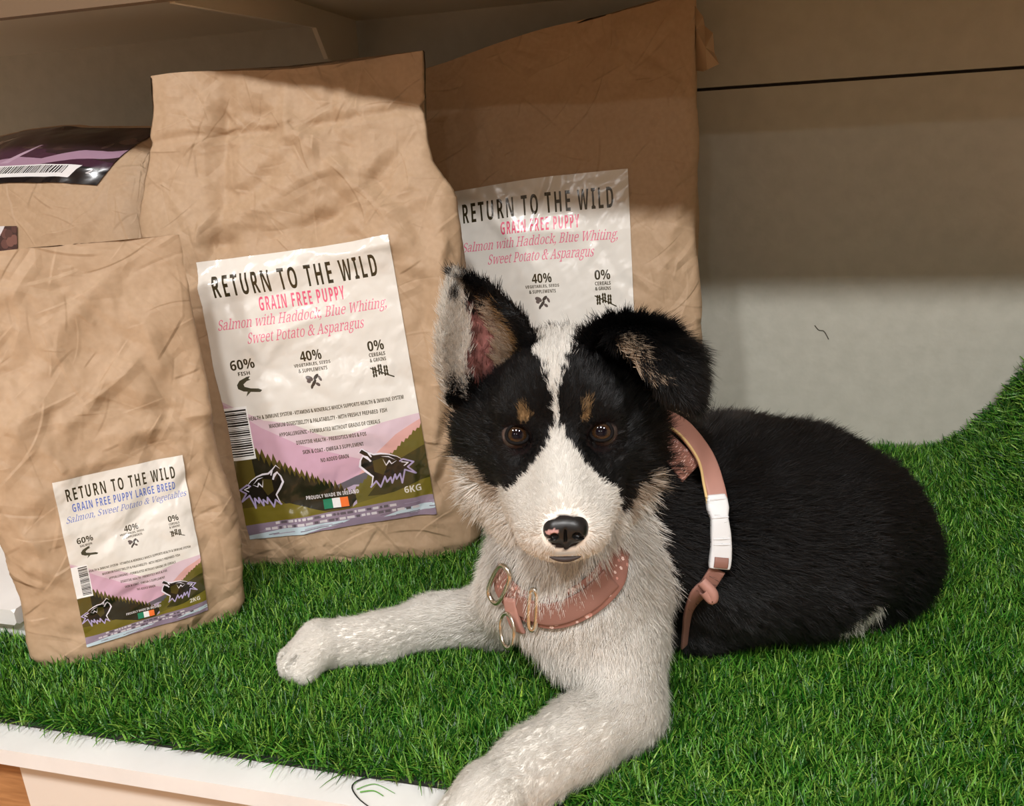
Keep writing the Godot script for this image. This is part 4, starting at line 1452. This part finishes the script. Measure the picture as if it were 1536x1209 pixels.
# an ear: rows of three points (one edge, the hollow, the other edge) from the root to the tip, given in the head's own axes
func grow_ear(rows: Array, upright: bool) -> void:
	var nu := 18
	var nv := 34
	var curves := [[], [], []]
	for r in rows:
		for k in 3:
			curves[k].append(Vector3(r[k][0], r[k][1], r[k][2]))
	var inner := PackedVector3Array()
	for i in nv + 1:
		var t := float(i) / nv
		var a := catmull(curves[0], t)
		var b := catmull(curves[1], t)
		var d := catmull(curves[2], t)
		for k in nu + 1:
			var u := float(k) / nu
			# a curve through a (u = 0), b (u = 0.5), d (u = 1)
			inner.append(a * (1 - u) * (1 - 2 * u) + b * 4 * u * (1 - u) + d * u * (2 * u - 1))
	var ga := grid_arrays(nv + 1, nu + 1, inner, PackedVector2Array(), false)
	var gn: PackedVector3Array = ga[Mesh.ARRAY_NORMAL]
	var sign_ := 1.0
	var mean := Vector3.ZERO
	for q in gn:
		mean += q
	if mean.z < 0:
		sign_ = -1.0
	var v := PackedVector3Array()
	var n := PackedVector3Array()
	var c := PackedColorArray()
	var f := PackedVector3Array()
	var h := PackedVector2Array()
	var idx := PackedInt32Array()
	var cols := nu + 1
	for layer in 2:
		for i in nv + 1:
			for k in cols:
				var at := i * cols + k
				var t := float(i) / nv
				var u := float(k) / nu
				var thick := 0.0035 * sqrt(maxf(0.0, 1.0 - pow(absf(2 * u - 1), 4))) * (1.0 - 0.6 * t)
				var nn := gn[at] * sign_
				var p := inner[at] + nn * (thick * (0.5 if layer == 0 else -0.5))
				v.append(head_frame * p)
				n.append(head_frame.basis * (nn if layer == 0 else -nn))
				var up := (inner[mini(i + 1, nv) * cols + k] - inner[maxi(i - 1, 0) * cols + k]).normalized()
				var across := (inner[i * cols + mini(k + 1, nu)] - inner[i * cols + maxi(k - 1, 0)]).normalized()
				var col := black_hair
				var len := 0.014
				var dense := 1.7
				var flow := up
				var w := fleck.get_noise_3dv(p * 900.0) * 0.10
				if upright:
					if layer == 0:
						flow = (up * 0.8 + across * (1.2 if u > 0.5 else -1.2) * absf(u - 0.45)).normalized()
						if u + w < 0.36 + 0.10 * t:
							col = white_hair
							len = 0.012
							if ellipse_in(Vector2(u, t), Vector2(0.10, 0.60), Vector2(0.09, 0.06)):
								col = black_hair * 3.0
						elif u + w > 0.74 and t < 0.58:
							col = tan_hair.lerp(white_hair, 0.25 if u < 0.88 else 0.0) if u < 0.93 else black_hair
							len = 0.013
							flow = (up - across * 0.5).normalized()
						elif t + w < 0.50 and u < 0.74:
							col = pink_skin.lerp(Color(0.10, 0.045, 0.04), clampf(fleck.get_noise_3dv(p * 700.0) + 0.35, 0, 1))
							dense = 0.25
							len = 0.009
						else:
							col = black_hair * 2.0
						if t < 0.10 + w:
							col = black_hair
							len = 0.016
							dense = 1.8
					else:
						if u < 0.2:
							col = white_hair
						flow = (up + across * (u - 0.5) * 0.6).normalized()
				else:
					len = lerpf(0.021, 0.013, t)
					flow = (up + across * (u - 0.5) * 1.4).normalized()
					if u + w * 0.8 < 0.13 and t > 0.36 and t < 0.62:
						col = tan_hair.lerp(white_hair, 0.2)
						len = 0.016
						flow = (up + across * 0.5).normalized()
				c.append(col)
				f.append(head_frame.basis * flow)
				h.append(Vector2(len, dense))
	var half := (nv + 1) * cols
	for i in nv:
		for k in nu:
			var a := i * cols + k
			var b := a + 1
			var d := a + cols
			var e := d + 1
			if sign_ > 0:
				idx.append_array([a, d, b, b, d, e, half + a, half + b, half + d, half + b, half + e, half + d])
			else:
				idx.append_array([a, b, d, b, e, d, half + a, half + d, half + b, half + b, half + d, half + e])
	add_skin(v, n, c, f, h, idx)

# a lock of hair: strands that start at the origin, lie along y and lift along z; x is measured in lock widths
func hair_lock(seed_: int) -> ArrayMesh:
	var r := RandomNumberGenerator.new()
	r.seed = seed_
	var v := PackedVector3Array()
	var n := PackedVector3Array()
	var c := PackedColorArray()
	var idx := PackedInt32Array()
	for b in 9:
		var x := r.randf_range(-0.5, 0.5)
		var y := r.randf_range(-0.22, 0.12)
		var z := -0.04
		var ang := r.randf_range(0.45, 0.95)
		var bend := r.randf_range(0.3, 0.8)
		var len := r.randf_range(0.65, 1.1)
		var drift := (-x * 0.5 + r.randfn(0, 0.25)) * 0.5
		var w := r.randf_range(0.10, 0.17)
		var tone := r.randf_range(0.88, 1.04)
		var first := v.size()
		for k in 4:
			var s := k / 3.0
			var ww := w * (1.0 - 0.9 * s * s) * 0.5
			v.append(Vector3(x - ww, y, z))
			v.append(Vector3(x + ww, y, z))
			var nn := Vector3(0, -sin(ang) * 0.6, cos(ang))
			n.append((nn + Vector3(-0.5, 0, 0)).normalized())
			n.append((nn + Vector3(0.5, 0, 0)).normalized())
			c.append(Color(tone, tone, tone))
			c.append(Color(tone, tone, tone))
			y += cos(ang) * len / 3.0
			z += sin(ang) * len / 3.0
			x += drift * s
			ang -= bend / 3.0
		for k in 3:
			var q := first + k * 2
			idx.append_array([q, q + 2, q + 1, q + 1, q + 2, q + 3])
	var arr := []
	arr.resize(Mesh.ARRAY_MAX)
	arr[Mesh.ARRAY_VERTEX] = v
	arr[Mesh.ARRAY_NORMAL] = n
	arr[Mesh.ARRAY_COLOR] = c
	arr[Mesh.ARRAY_INDEX] = idx
	return mesh_of(arr)

func pressed(p: Vector3) -> bool:   # hair that lies flat under the collar and the harness
	if p.x < -0.175 or p.x > 0.02 or p.z < 0.53 or p.z > 0.665 or p.y > 0.225:
		return false
	for k in worn.size():
		var w: Array = worn[k]
		for i in w.size() - 1:
			var a: Vector3 = w[i]
			var ab: Vector3 = w[i + 1] - a
			var t := clampf((p - a).dot(ab) / ab.length_squared(), 0, 1)
			if (p - a - ab * t).length_squared() < reach[k] * reach[k]:
				return true
	return false

var worn := []
var reach := [0.013, 0.009, 0.010, 0.008, 0.006]

func grow_hair(puppy: Node3D) -> void:
	var where: Array = [[], [], []]
	var tint: Array = [[], [], []]
	for w in [COLLAR.slice(0, 7), HARNESS, INNER, BUCKLE, LOW]:
		worn.append(lifted(w, 0.0)[0])
	var clump := FastNoiseLite.new()
	clump.frequency = 60.0
	clump.seed = 2
	for t in range(0, skin_i.size(), 3):
		var a := skin_i[t]
		var b := skin_i[t + 1]
		var c := skin_i[t + 2]
		var dense := (skin_h[a].y + skin_h[b].y + skin_h[c].y) / 3.0
		if dense <= 0.01:
			continue
		var pa := skin_v[a]
		var pb := skin_v[b]
		var pc := skin_v[c]
		var area_ := (pb - pa).cross(pc - pa).length() * 0.5
		var want := area_ * 330000.0 * dense + rng.randf()
		for q in int(want):
			var u := rng.randf()
			var w := rng.randf()
			if u + w > 1.0:
				u = 1.0 - u
				w = 1.0 - w
			var p := pa + (pb - pa) * u + (pc - pa) * w
			var n := (skin_n[a] * (1 - u - w) + skin_n[b] * u + skin_n[c] * w).normalized()
			var f := skin_f[a] * (1 - u - w) + skin_f[b] * u + skin_f[c] * w
			var col := skin_c[a] if u < 0.34 and w < 0.34 else (skin_c[b] if u > w else skin_c[c])
			if pressed(p):
				continue
			var hl := skin_h[a].x * (1 - u - w) + skin_h[b].x * u + skin_h[c].x * w
			f += Vector3(clump.get_noise_3dv(p), clump.get_noise_3dv(p + Vector3(3, 1, 2)), clump.get_noise_3dv(p + Vector3(9, 4, 7))) * 0.55
			f -= n * f.dot(n)
			if f.length_squared() < 1e-4:
				f = n.cross(Vector3(0.3, 0.2, 0.9))
			f = f.normalized().rotated(n, rng.randfn(0, 0.22))
			var lift := rng.randfn(lerpf(-0.05, 0.24, clampf((hl - 0.016) / 0.012, 0, 1)), 0.17)
			var y := (f * cos(lift) + n * sin(lift)).normalized()
			var x := y.cross(n).normalized()
			var z := x.cross(y)
			var l := hl * rng.randf_range(0.7, 1.25)
			var wid := clampf(l * 0.28, 0.0021, 0.0046)
			var k := rng.randi() % 3
			where[k].append(Transform3D(Basis(x * wid, y * l, z * l * 0.75), p - n * 0.0006))
			var tone := rng.randf_range(0.8, 1.15) if col.g < 0.5 else rng.randf_range(0.93, 1.03)
			tint[k].append(Color(col.r * tone, col.g * tone, col.b * tone))
	var m := vmat(0.42)
	m.metallic_specular = 0.42
	m.backlight_enabled = true
	m.backlight = Color(0.6, 0.6, 0.6)
	for k in 3:
		var mm := MultiMesh.new()
		mm.transform_format = MultiMesh.TRANSFORM_3D
		mm.use_colors = true
		mm.mesh = hair_lock(900 + k)
		mm.instance_count = where[k].size()
		for i in where[k].size():
			mm.set_instance_transform(i, where[k][i])
			mm.set_instance_color(i, tint[k][i])
		var o := MultiMeshInstance3D.new()
		o.name = "fur"
		o.multimesh = mm
		o.material_override = m
		o.set_meta("kind", "stuff")
		puppy.add_child(o, true)
	print("locks ", where[0].size() * 3, " skin ", skin_v.size())

func eyeball() -> ArrayMesh:
	var st := PackedVector3Array()
	var c := PackedColorArray()
	var rows := 40
	var cols := 40
	for i in rows + 1:
		var a := PI * i / rows
		for k in cols:
			var b := TAU * k / cols
			st.append(Vector3(sin(a) * cos(b), sin(a) * sin(b), cos(a) + (0.06 * exp(-a * a * 3.0))))
			var deg := rad_to_deg(a)
			var col := Color(0.07, 0.05, 0.045)
			if deg < 21:
				col = Color(0.003, 0.003, 0.004)
			elif deg < 37:
				col = Color(0.042, 0.022, 0.011) * (0.8 + 0.4 * fleck.get_noise_2d(b * 40.0, deg))
			elif deg < 43:
				col = Color(0.012, 0.008, 0.006)
			c.append(col)
	var arr := grid_arrays(rows + 1, cols, st, PackedVector2Array(), true, true)
	var nn := PackedVector3Array()
	for p in st:
		nn.append(p.normalized())
	arr[Mesh.ARRAY_NORMAL] = nn
	arr[Mesh.ARRAY_COLOR] = c
	return mesh_of(arr)

func make_puppy() -> void:
	fleck.noise_type = FastNoiseLite.TYPE_SIMPLEX
	fleck.frequency = 0.14
	fleck.seed = 6
	var puppy := thing("puppy", "black and white puppy with one pricked ear, lying on the turf facing the camera", "dog")
	grow_body()
	for q in paws:
		grow_paw(q[0], q[1], q[2])
	grow_head()
	grow_ear([[[-0.0785, 0.0120, -0.040], [-0.0553, 0.010, -0.054], [-0.0165, 0.0371, -0.045]], [[-0.0796, 0.0496, -0.022], [-0.0575, 0.0435, -0.043], [-0.0157, 0.058, -0.037]], [[-0.0763, 0.0758, -0.018], [-0.0573, 0.0693, -0.039], [-0.0252, 0.0773, -0.035]], [[-0.0723, 0.0940, -0.02], [-0.0592, 0.0894, -0.036], [-0.0414, 0.0938, -0.035]], [[-0.0682, 0.1045, -0.024], [-0.0622, 0.1024, -0.034], [-0.0556, 0.1029, -0.03]], [[-0.0676, 0.1092, -0.026], [-0.0665, 0.1092, -0.027], [-0.0650, 0.1087, -0.027]]], true)
	grow_ear([[[0.0231, 0.0336, -0.036], [0.0456, 0.0285, -0.055], [0.0640, 0.0137, -0.056]], [[0.0256, 0.0552, -0.032], [0.0521, 0.0564, -0.044], [0.070, 0.0381, -0.05]], [[0.0344, 0.0681, -0.02], [0.0598, 0.0682, -0.025], [0.0796, 0.0563, -0.035]], [[0.0439, 0.0617, 0.0], [0.0685, 0.0617, -0.005], [0.0943, 0.0519, -0.025]], [[0.055, 0.0485, 0.008], [0.0757, 0.0481, 0.006], [0.0957, 0.0421, -0.012]], [[0.0676, 0.0358, 0.01], [0.0817, 0.0352, 0.01], [0.0942, 0.0321, -0.002]], [[0.0818, 0.0254, 0.01], [0.087, 0.0249, 0.012], [0.0913, 0.0246, 0.006]], [[0.0887, 0.0225, 0.01], [0.0892, 0.0228, 0.011], [0.0900, 0.0233, 0.01]]], false)
	var arr := []
	arr.resize(Mesh.ARRAY_MAX)
	arr[Mesh.ARRAY_VERTEX] = skin_v
	arr[Mesh.ARRAY_NORMAL] = skin_n
	arr[Mesh.ARRAY_COLOR] = skin_c
	arr[Mesh.ARRAY_INDEX] = skin_i
	var hide := vmat(0.75)
	hide.metallic_specular = 0.25
	part("body", mesh_of(arr), hide, puppy)
	grow_hair(puppy)
	# eyes
	var wet := vmat(0.04)
	var rim := mat(Color(0.008, 0.007, 0.007).linear_to_srgb(), 0.7)
	rim.metallic_specular = 0.2
	var ball := eyeball()
	for s in [-1.0, 1.0]:
		var c := Vector3(s * 0.029, 0.0002, -0.0068)
		var gaze := Vector3(-s * 0.06, 0.33, 0.94).normalized()
		var x := Vector3.UP.cross(gaze).normalized()
		var bas := head_frame.basis * Basis(x, gaze.cross(x), gaze)
		var e := part("eye", ball, wet, puppy, Transform3D(bas.scaled_local(Vector3.ONE * 0.0112), head_frame * c))
		var lid := []
		for k in 16:
			var a := TAU * k / 16
			var q := Vector3(cos(a) * 0.66, sin(a) * 0.58 - 0.04 * cos(2 * a), 0)
			q.z = sqrt(maxf(0.0, 1.06 - q.x * q.x - q.y * q.y))
			lid.append(q)
		part("eyelid", tube(lid, 0.12, true, 8, 48), rim, e)
	# nose
	var g := Field.new(Vector3(-0.021, -0.022, -0.016), Vector3(0.021, 0.02, 0.02), 0.0011, 0.002)
	g.ball(Vector3(0, 0.003, 0), Vector3(0.0135, 0.0085, 0.0105))
	for s in [-1.0, 1.0]:
		g.ball(Vector3(s * 0.0075, -0.0005, 0.0015), Vector3(0.0072, 0.0085, 0.0085))
	g.bone(Vector3(0, -0.003, 0.003), 0.006, Vector3(0, -0.0115, 0.0), 0.003)
	g.settle()
	for s in [-1.0, 1.0]:
		g.cut(Vector3(s * 0.0074, -0.0035, 0.0115), Vector3(0.0033, 0.0026, 0.006))
		g.cut(Vector3(s * 0.0118, -0.0055, 0.0085), Vector3(0.0035, 0.0012, 0.006))
	g.cut(Vector3(0, -0.007, 0.0125), Vector3(0.0008, 0.009, 0.006))
	var m := g.mesh()
	var nc := PackedColorArray()
	for p in m[0]:
		var spot: float = ((p - Vector3(-0.0085, -0.0005, 0.0085)) / Vector3(0.0042, 0.0022, 0.008)).length() + fleck.get_noise_3dv(p * 9000.0) * 0.25
		nc.append(Color(0.55, 0.32, 0.30) if spot < 1.0 else Color(0.009, 0.009, 0.011))
	var na := []
	na.resize(Mesh.ARRAY_MAX)
	na[Mesh.ARRAY_VERTEX] = m[0]
	na[Mesh.ARRAY_NORMAL] = m[1]
	na[Mesh.ARRAY_COLOR] = nc
	na[Mesh.ARRAY_INDEX] = m[2]
	var leather := vmat(0.36)
	leather.heightmap_enabled = false
	part("nose", mesh_of(na), leather, puppy, head_frame * Transform3D(Basis(Vector3.RIGHT, -0.25).scaled(Vector3.ONE * 0.95), Vector3(0.0016, -0.0392, 0.0595)))
	# mouth: the dark line of the lips below the nose
	var lips := []
	for q in LIPS.slice(1, 6):
		lips.append(q + Vector3(0.0003, -0.0006, 0.0014))
	part("mouth", tube(lips, 0.0019, false, 8, 24, -1.0), mat(rgb8(52, 43, 40), 0.6), puppy)

# ------------------------------------------------------------------ collar and harness
# points on the coat with the outward direction there
const COLLAR := [[-0.1560, 0.1281, 0.6182, -0.85, 0.18, 0.50], [-0.1481, 0.1150, 0.6325, -0.70, 0.14, 0.70], [-0.1338, 0.1052, 0.6423, -0.52, 0.05, 0.83], [-0.1117, 0.1034, 0.6483, -0.12, 0.08, 0.99], [-0.0900, 0.1131, 0.6458, 0.27, 0.19, 0.95], [-0.0752, 0.1267, 0.6363, 0.53, 0.28, 0.80], [-0.0687, 0.1399, 0.6227, 0.70, 0.40, 0.59], [-0.064, 0.165, 0.592, 0.9, 0.3, 0.1], [-0.080, 0.190, 0.556, 0.5, 0.4, -0.7], [-0.115, 0.192, 0.545, 0, 0.4, -0.9], [-0.148, 0.172, 0.570, -0.8, 0.3, -0.5], [-0.1580, 0.148, 0.598, -0.95, 0.2, 0.2]]
const HARNESS := [[-0.0560, 0.2120, 0.5440, 0.0, 0.95, 0.31], [-0.0459, 0.2088, 0.5458, 0.31, 0.85, 0.4], [-0.0320, 0.2015, 0.5472, 0.55, 0.70, 0.40], [-0.0174, 0.1846, 0.5522, 0.68, 0.52, 0.50], [-0.0068, 0.1657, 0.5588, 0.43, 0.55, 0.70], [-0.0015, 0.1543, 0.5641, 0.30, 0.50, 0.80]]
const INNER := [[-0.0480, 0.2010, 0.5580, 0.33, 0.77, 0.55], [-0.0423, 0.1980, 0.5602, 0.33, 0.77, 0.55], [-0.0310, 0.1885, 0.5637, 0.55, 0.54, 0.63], [-0.0228, 0.1770, 0.5640, 0.66, 0.40, 0.64]]
const BUCKLE := [[-0.0036, 0.1591, 0.5626, 0.31, 0.55, 0.78], [0.0003, 0.1439, 0.5713, 0.26, 0.40, 0.87], [0.0022, 0.1271, 0.5770, 0.24, 0.22, 0.95], [0.0015, 0.1128, 0.5809, 0.22, 0.08, 0.98]]
const LOW := [[0.0010, 0.1112, 0.5792, 0.20, 0.04, 0.98], [-0.0060, 0.1004, 0.5812, 0.22, -0.10, 0.96], [-0.0149, 0.0917, 0.5829, 0.40, -0.1, 0.90], [-0.0243, 0.0700, 0.5740, 0.6, -0.1, 0.75], [-0.0285, 0.0450, 0.5620, 0.75, -0.1, 0.6], [-0.0305, 0.0220, 0.5540, 0.8, -0.1, 0.55]]

func lifted(a: Array, by: float) -> Array:   # [points lifted off the coat, outward directions]
	var p := []
	var n := []
	for q in a:
		var d := Vector3(q[3], q[4], q[5]).normalized()
		p.append(Vector3(q[0], q[1], q[2]) + d * by)
		n.append(d)
	return [p, n]

func floral() -> StandardMaterial3D:   # rose webbing printed with pale blossoms
	var im := Image.create(512, 128, false, Image.FORMAT_RGB8)
	im.fill(rgb8(148, 104, 92))
	var r := RandomNumberGenerator.new()
	r.seed = 15
	for k in 60:
		var x := r.randf()
		var y := r.randf()
		var s := r.randf_range(0.006, 0.014)
		for q in 5:
			var a := TAU * q / 5 + x * 9.0
			leaf_blob(im, x + cos(a) * s * 0.8, y + sin(a) * s * 3.2, s * 0.6, s * 2.4, 0.0, rgb8(232, 206, 198) if k % 3 else rgb8(206, 150, 138))
	var m := mat(Color.WHITE, 0.5)
	m.albedo_texture = ImageTexture.create_from_image(im)
	m.uv1_scale = Vector3(3, 1, 1)
	return m

func make_collar_and_harness() -> void:
	var rose := mat(rgb8(168, 124, 112), 0.5)
	var rose_d := mat(rgb8(134, 96, 85), 0.5)
	var blossoms := floral()
	var steel := mat(rgb8(216, 212, 200), 0.22, 1.0)
	var plastic := mat(rgb8(214, 217, 219), 0.4)
	var thread := mat(rgb8(214, 186, 130), 0.7)
	# collar
	var t := thing("dog_collar", "rose pink floral collar with a steel ring under the puppy's chin", "collar")
	var c := lifted(COLLAR, 0.007)
	for i in [0, 6, 7, 8, 9, 10, 11]:   # at the sides it sinks into the coat
		c[0][i] -= c[1][i] * 0.008
	var loop: Array = c[0] + [c[0][0]]
	var out: Array = c[1] + [c[1][0]]
	part("webbing", strap(loop, out, 0.026, 0.003, 120), blossoms, t)
	var c2 := lifted(COLLAR.slice(2, 6), 0.0105)
	part("plain_strap", strap(c2[0], c2[1], 0.017, 0.003, 40), rose_d, t)
	for q in [[1.15, 0.030, 0.012], [2.55, 0.026, 0.005]]:   # steel slider frames across the band
		var f := q[0] as float
		var i := int(f)
		var k := f - i
		var at: Vector3 = (c[0][i] as Vector3).lerp(c[0][i + 1], k)
		var up: Vector3 = (c[1][i] as Vector3).lerp(c[1][i + 1], k).normalized()
		var dir := ((c[0][i + 1] - c[0][i]) as Vector3).normalized()
		var side := dir.cross(up).normalized()
		var h: float = q[1] / 2
		var w: float = q[2] / 2
		at += up * 0.0042
		part("slider_frame", tube([at + side * h + dir * w, at + side * h - dir * w, at - side * h - dir * w, at - side * h + dir * w], 0.0019, true, 8, 40), steel, t)
	var tab := [Vector3(-0.1440, 0.108, 0.6475), Vector3(-0.1425, 0.098, 0.650), Vector3(-0.1405, 0.088, 0.650), Vector3(-0.1385, 0.081, 0.648)]
	var td := Vector3(-0.5, 0.1, 0.85)
	part("ring_tab", strap(tab, [td, td, td, td], 0.013, 0.004, 16), rose, t)
	var ring := TorusMesh.new()
	ring.inner_radius = 0.0085
	ring.outer_radius = 0.0112
	part("steel_ring", ring, steel, t, Transform3D(Basis.looking_at(Vector3(0.75, -0.15, -0.75)) * Basis(Vector3.RIGHT, PI / 2) * Basis.from_scale(Vector3(1, 1, 1.35)), Vector3(-0.1465, 0.083, 0.652)))
	# harness
	var h := thing("dog_harness", "rose pink harness strap with a white buckle round the puppy's black back", "harness")
	var a := lifted(HARNESS, 0.012)
	part("handle_strap", strap(a[0], a[1], 0.017, 0.004, 40, [0.9, 1.0, 1.1, 1.1, 0.95, 0.85]), rose, h)
	var edge := []
	for i in a[0].size():
		var d: Vector3 = (a[0][mini(i + 1, a[0].size() - 1)] - a[0][maxi(i - 1, 0)]).normalized()
		edge.append(a[0][i] - d.cross(a[1][i]).normalized() * -0.0088 + a[1][i] * 0.0008)
	part("stitched_edge", tube(edge, 0.0011, false, 8, 40), thread, h)
	var b := lifted(INNER, 0.006)
	part("padded_lining", strap(b[0], b[1], 0.022, 0.004, 24), blossoms, h)
	var k := lifted(BUCKLE, 0.011)
	var body := part("buckle", strap(k[0], k[1], 0.0165, 0.0075, 48, [0.80, 1.0, 1.02, 0.80, 0.86, 0.92, 0.94, 0.96, 1.0, 1.0, 0.92]), plastic, h)
	for u in [0.10, 0.30, 0.55, 0.62]:   # moulded ribs and the joint of the two halves
		var at := catmull(k[0], u)
		var up := catmull(k[1], u).normalized()
		var dir := (catmull(k[0], u + 0.05) - catmull(k[0], u - 0.05)).normalized()
		var side := dir.cross(up).normalized()
		part("rib", tube([at + side * 0.0062 + up * 0.0034, at + up * 0.0042, at - side * 0.0062 + up * 0.0034], 0.0006, false, 6, 10), plastic, body)
	var s0 := catmull(k[0], 0.78)
	var s1 := catmull(k[0], 0.94)
	var su := catmull(k[1], 0.86).normalized()
	part("threaded_webbing", strap([s0 + su * 0.0038, (s0 + s1) / 2 + su * 0.0046, s1 + su * 0.0038], [su, su, su], 0.0105, 0.002, 12), rose_d, h)
	var l := lifted(LOW, 0.010)
	part("girth_strap", strap(l[0], l[1], 0.0125, 0.003, 40, [1.0, 1.05, 1.15, 0.7, 0.6, 0.55]), rose_d, h)
	part("strap_keeper", tube([l[0][1] + Vector3(-0.005, 0.004, 0.003), l[0][1] + Vector3(0.003, -0.004, 0.005), l[0][2] + Vector3(0.010, -0.001, 0.004), l[0][2] + Vector3(0.004, 0.006, 0.004)], 0.0042, false, 12, 20), rose, h)

func make_details() -> void:
	# torn bits of turf on the white edge
	var green := mat(rgb8(92, 158, 60), 0.4)
	var black := mat(rgb8(26, 30, 26), 0.7)
	var t := thing("torn_turf_thread", "curly dark thread with torn green blades on the white shelf edge", "debris")
	part("thread", tube([Vector3(-0.2419, -0.0125, 0.7120), Vector3(-0.2486, -0.0125, 0.7172), Vector3(-0.2492, -0.0125, 0.7239), Vector3(-0.2401, -0.0125, 0.7324), Vector3(-0.2281, -0.0125, 0.7388)], 0.0007, false, 6, 14, 0.5), black, t)
	part("thread", tube([Vector3(-0.2723, -0.0125, 0.7068), Vector3(-0.2624, -0.0125, 0.7139), Vector3(-0.2544, -0.0125, 0.7103), Vector3(-0.2454, -0.0125, 0.7126)], 0.0004, false, 6, 14, 0.5), black, t)
	part("blade", tube([Vector3(-0.2503, -0.0125, 0.7215), Vector3(-0.2442, -0.0125, 0.7117), Vector3(-0.2317, -0.0125, 0.7113)], 0.0004, false, 6, 14, 0.5), green, t)
	part("blade", tube([Vector3(-0.2453, -0.0125, 0.7245), Vector3(-0.2344, -0.0125, 0.7172), Vector3(-0.2166, -0.0125, 0.7228)], 0.0004, false, 6, 14, 0.5), green, t)
	part("blade", tube([Vector3(-0.2418, -0.0125, 0.7264), Vector3(-0.2328, -0.0125, 0.7234), Vector3(-0.2237, -0.0125, 0.7267)], 0.0006, false, 6, 14, 0.5), green, t)
	part("blade", tube([Vector3(-0.3858, -0.0125, 0.7080), Vector3(-0.3771, -0.0125, 0.7033), Vector3(-0.3632, -0.0125, 0.7082)], 0.0004, false, 6, 14, 0.5), green, t)
	# a scratch on the back panel
	var s := part("scratch_mark", tube([Vector3(0.1254, 0.1718, 0.0002), Vector3(0.1309, 0.1653, 0.0002), Vector3(0.1379, 0.1634, 0.0002), Vector3(0.1445, 0.1523, 0.0002)], 0.0007, false, 6, 16), mat(rgb8(84, 80, 70), 0.8), get_node("wall_back"))
	s.position = -(get_node("wall_back") as Node3D).position
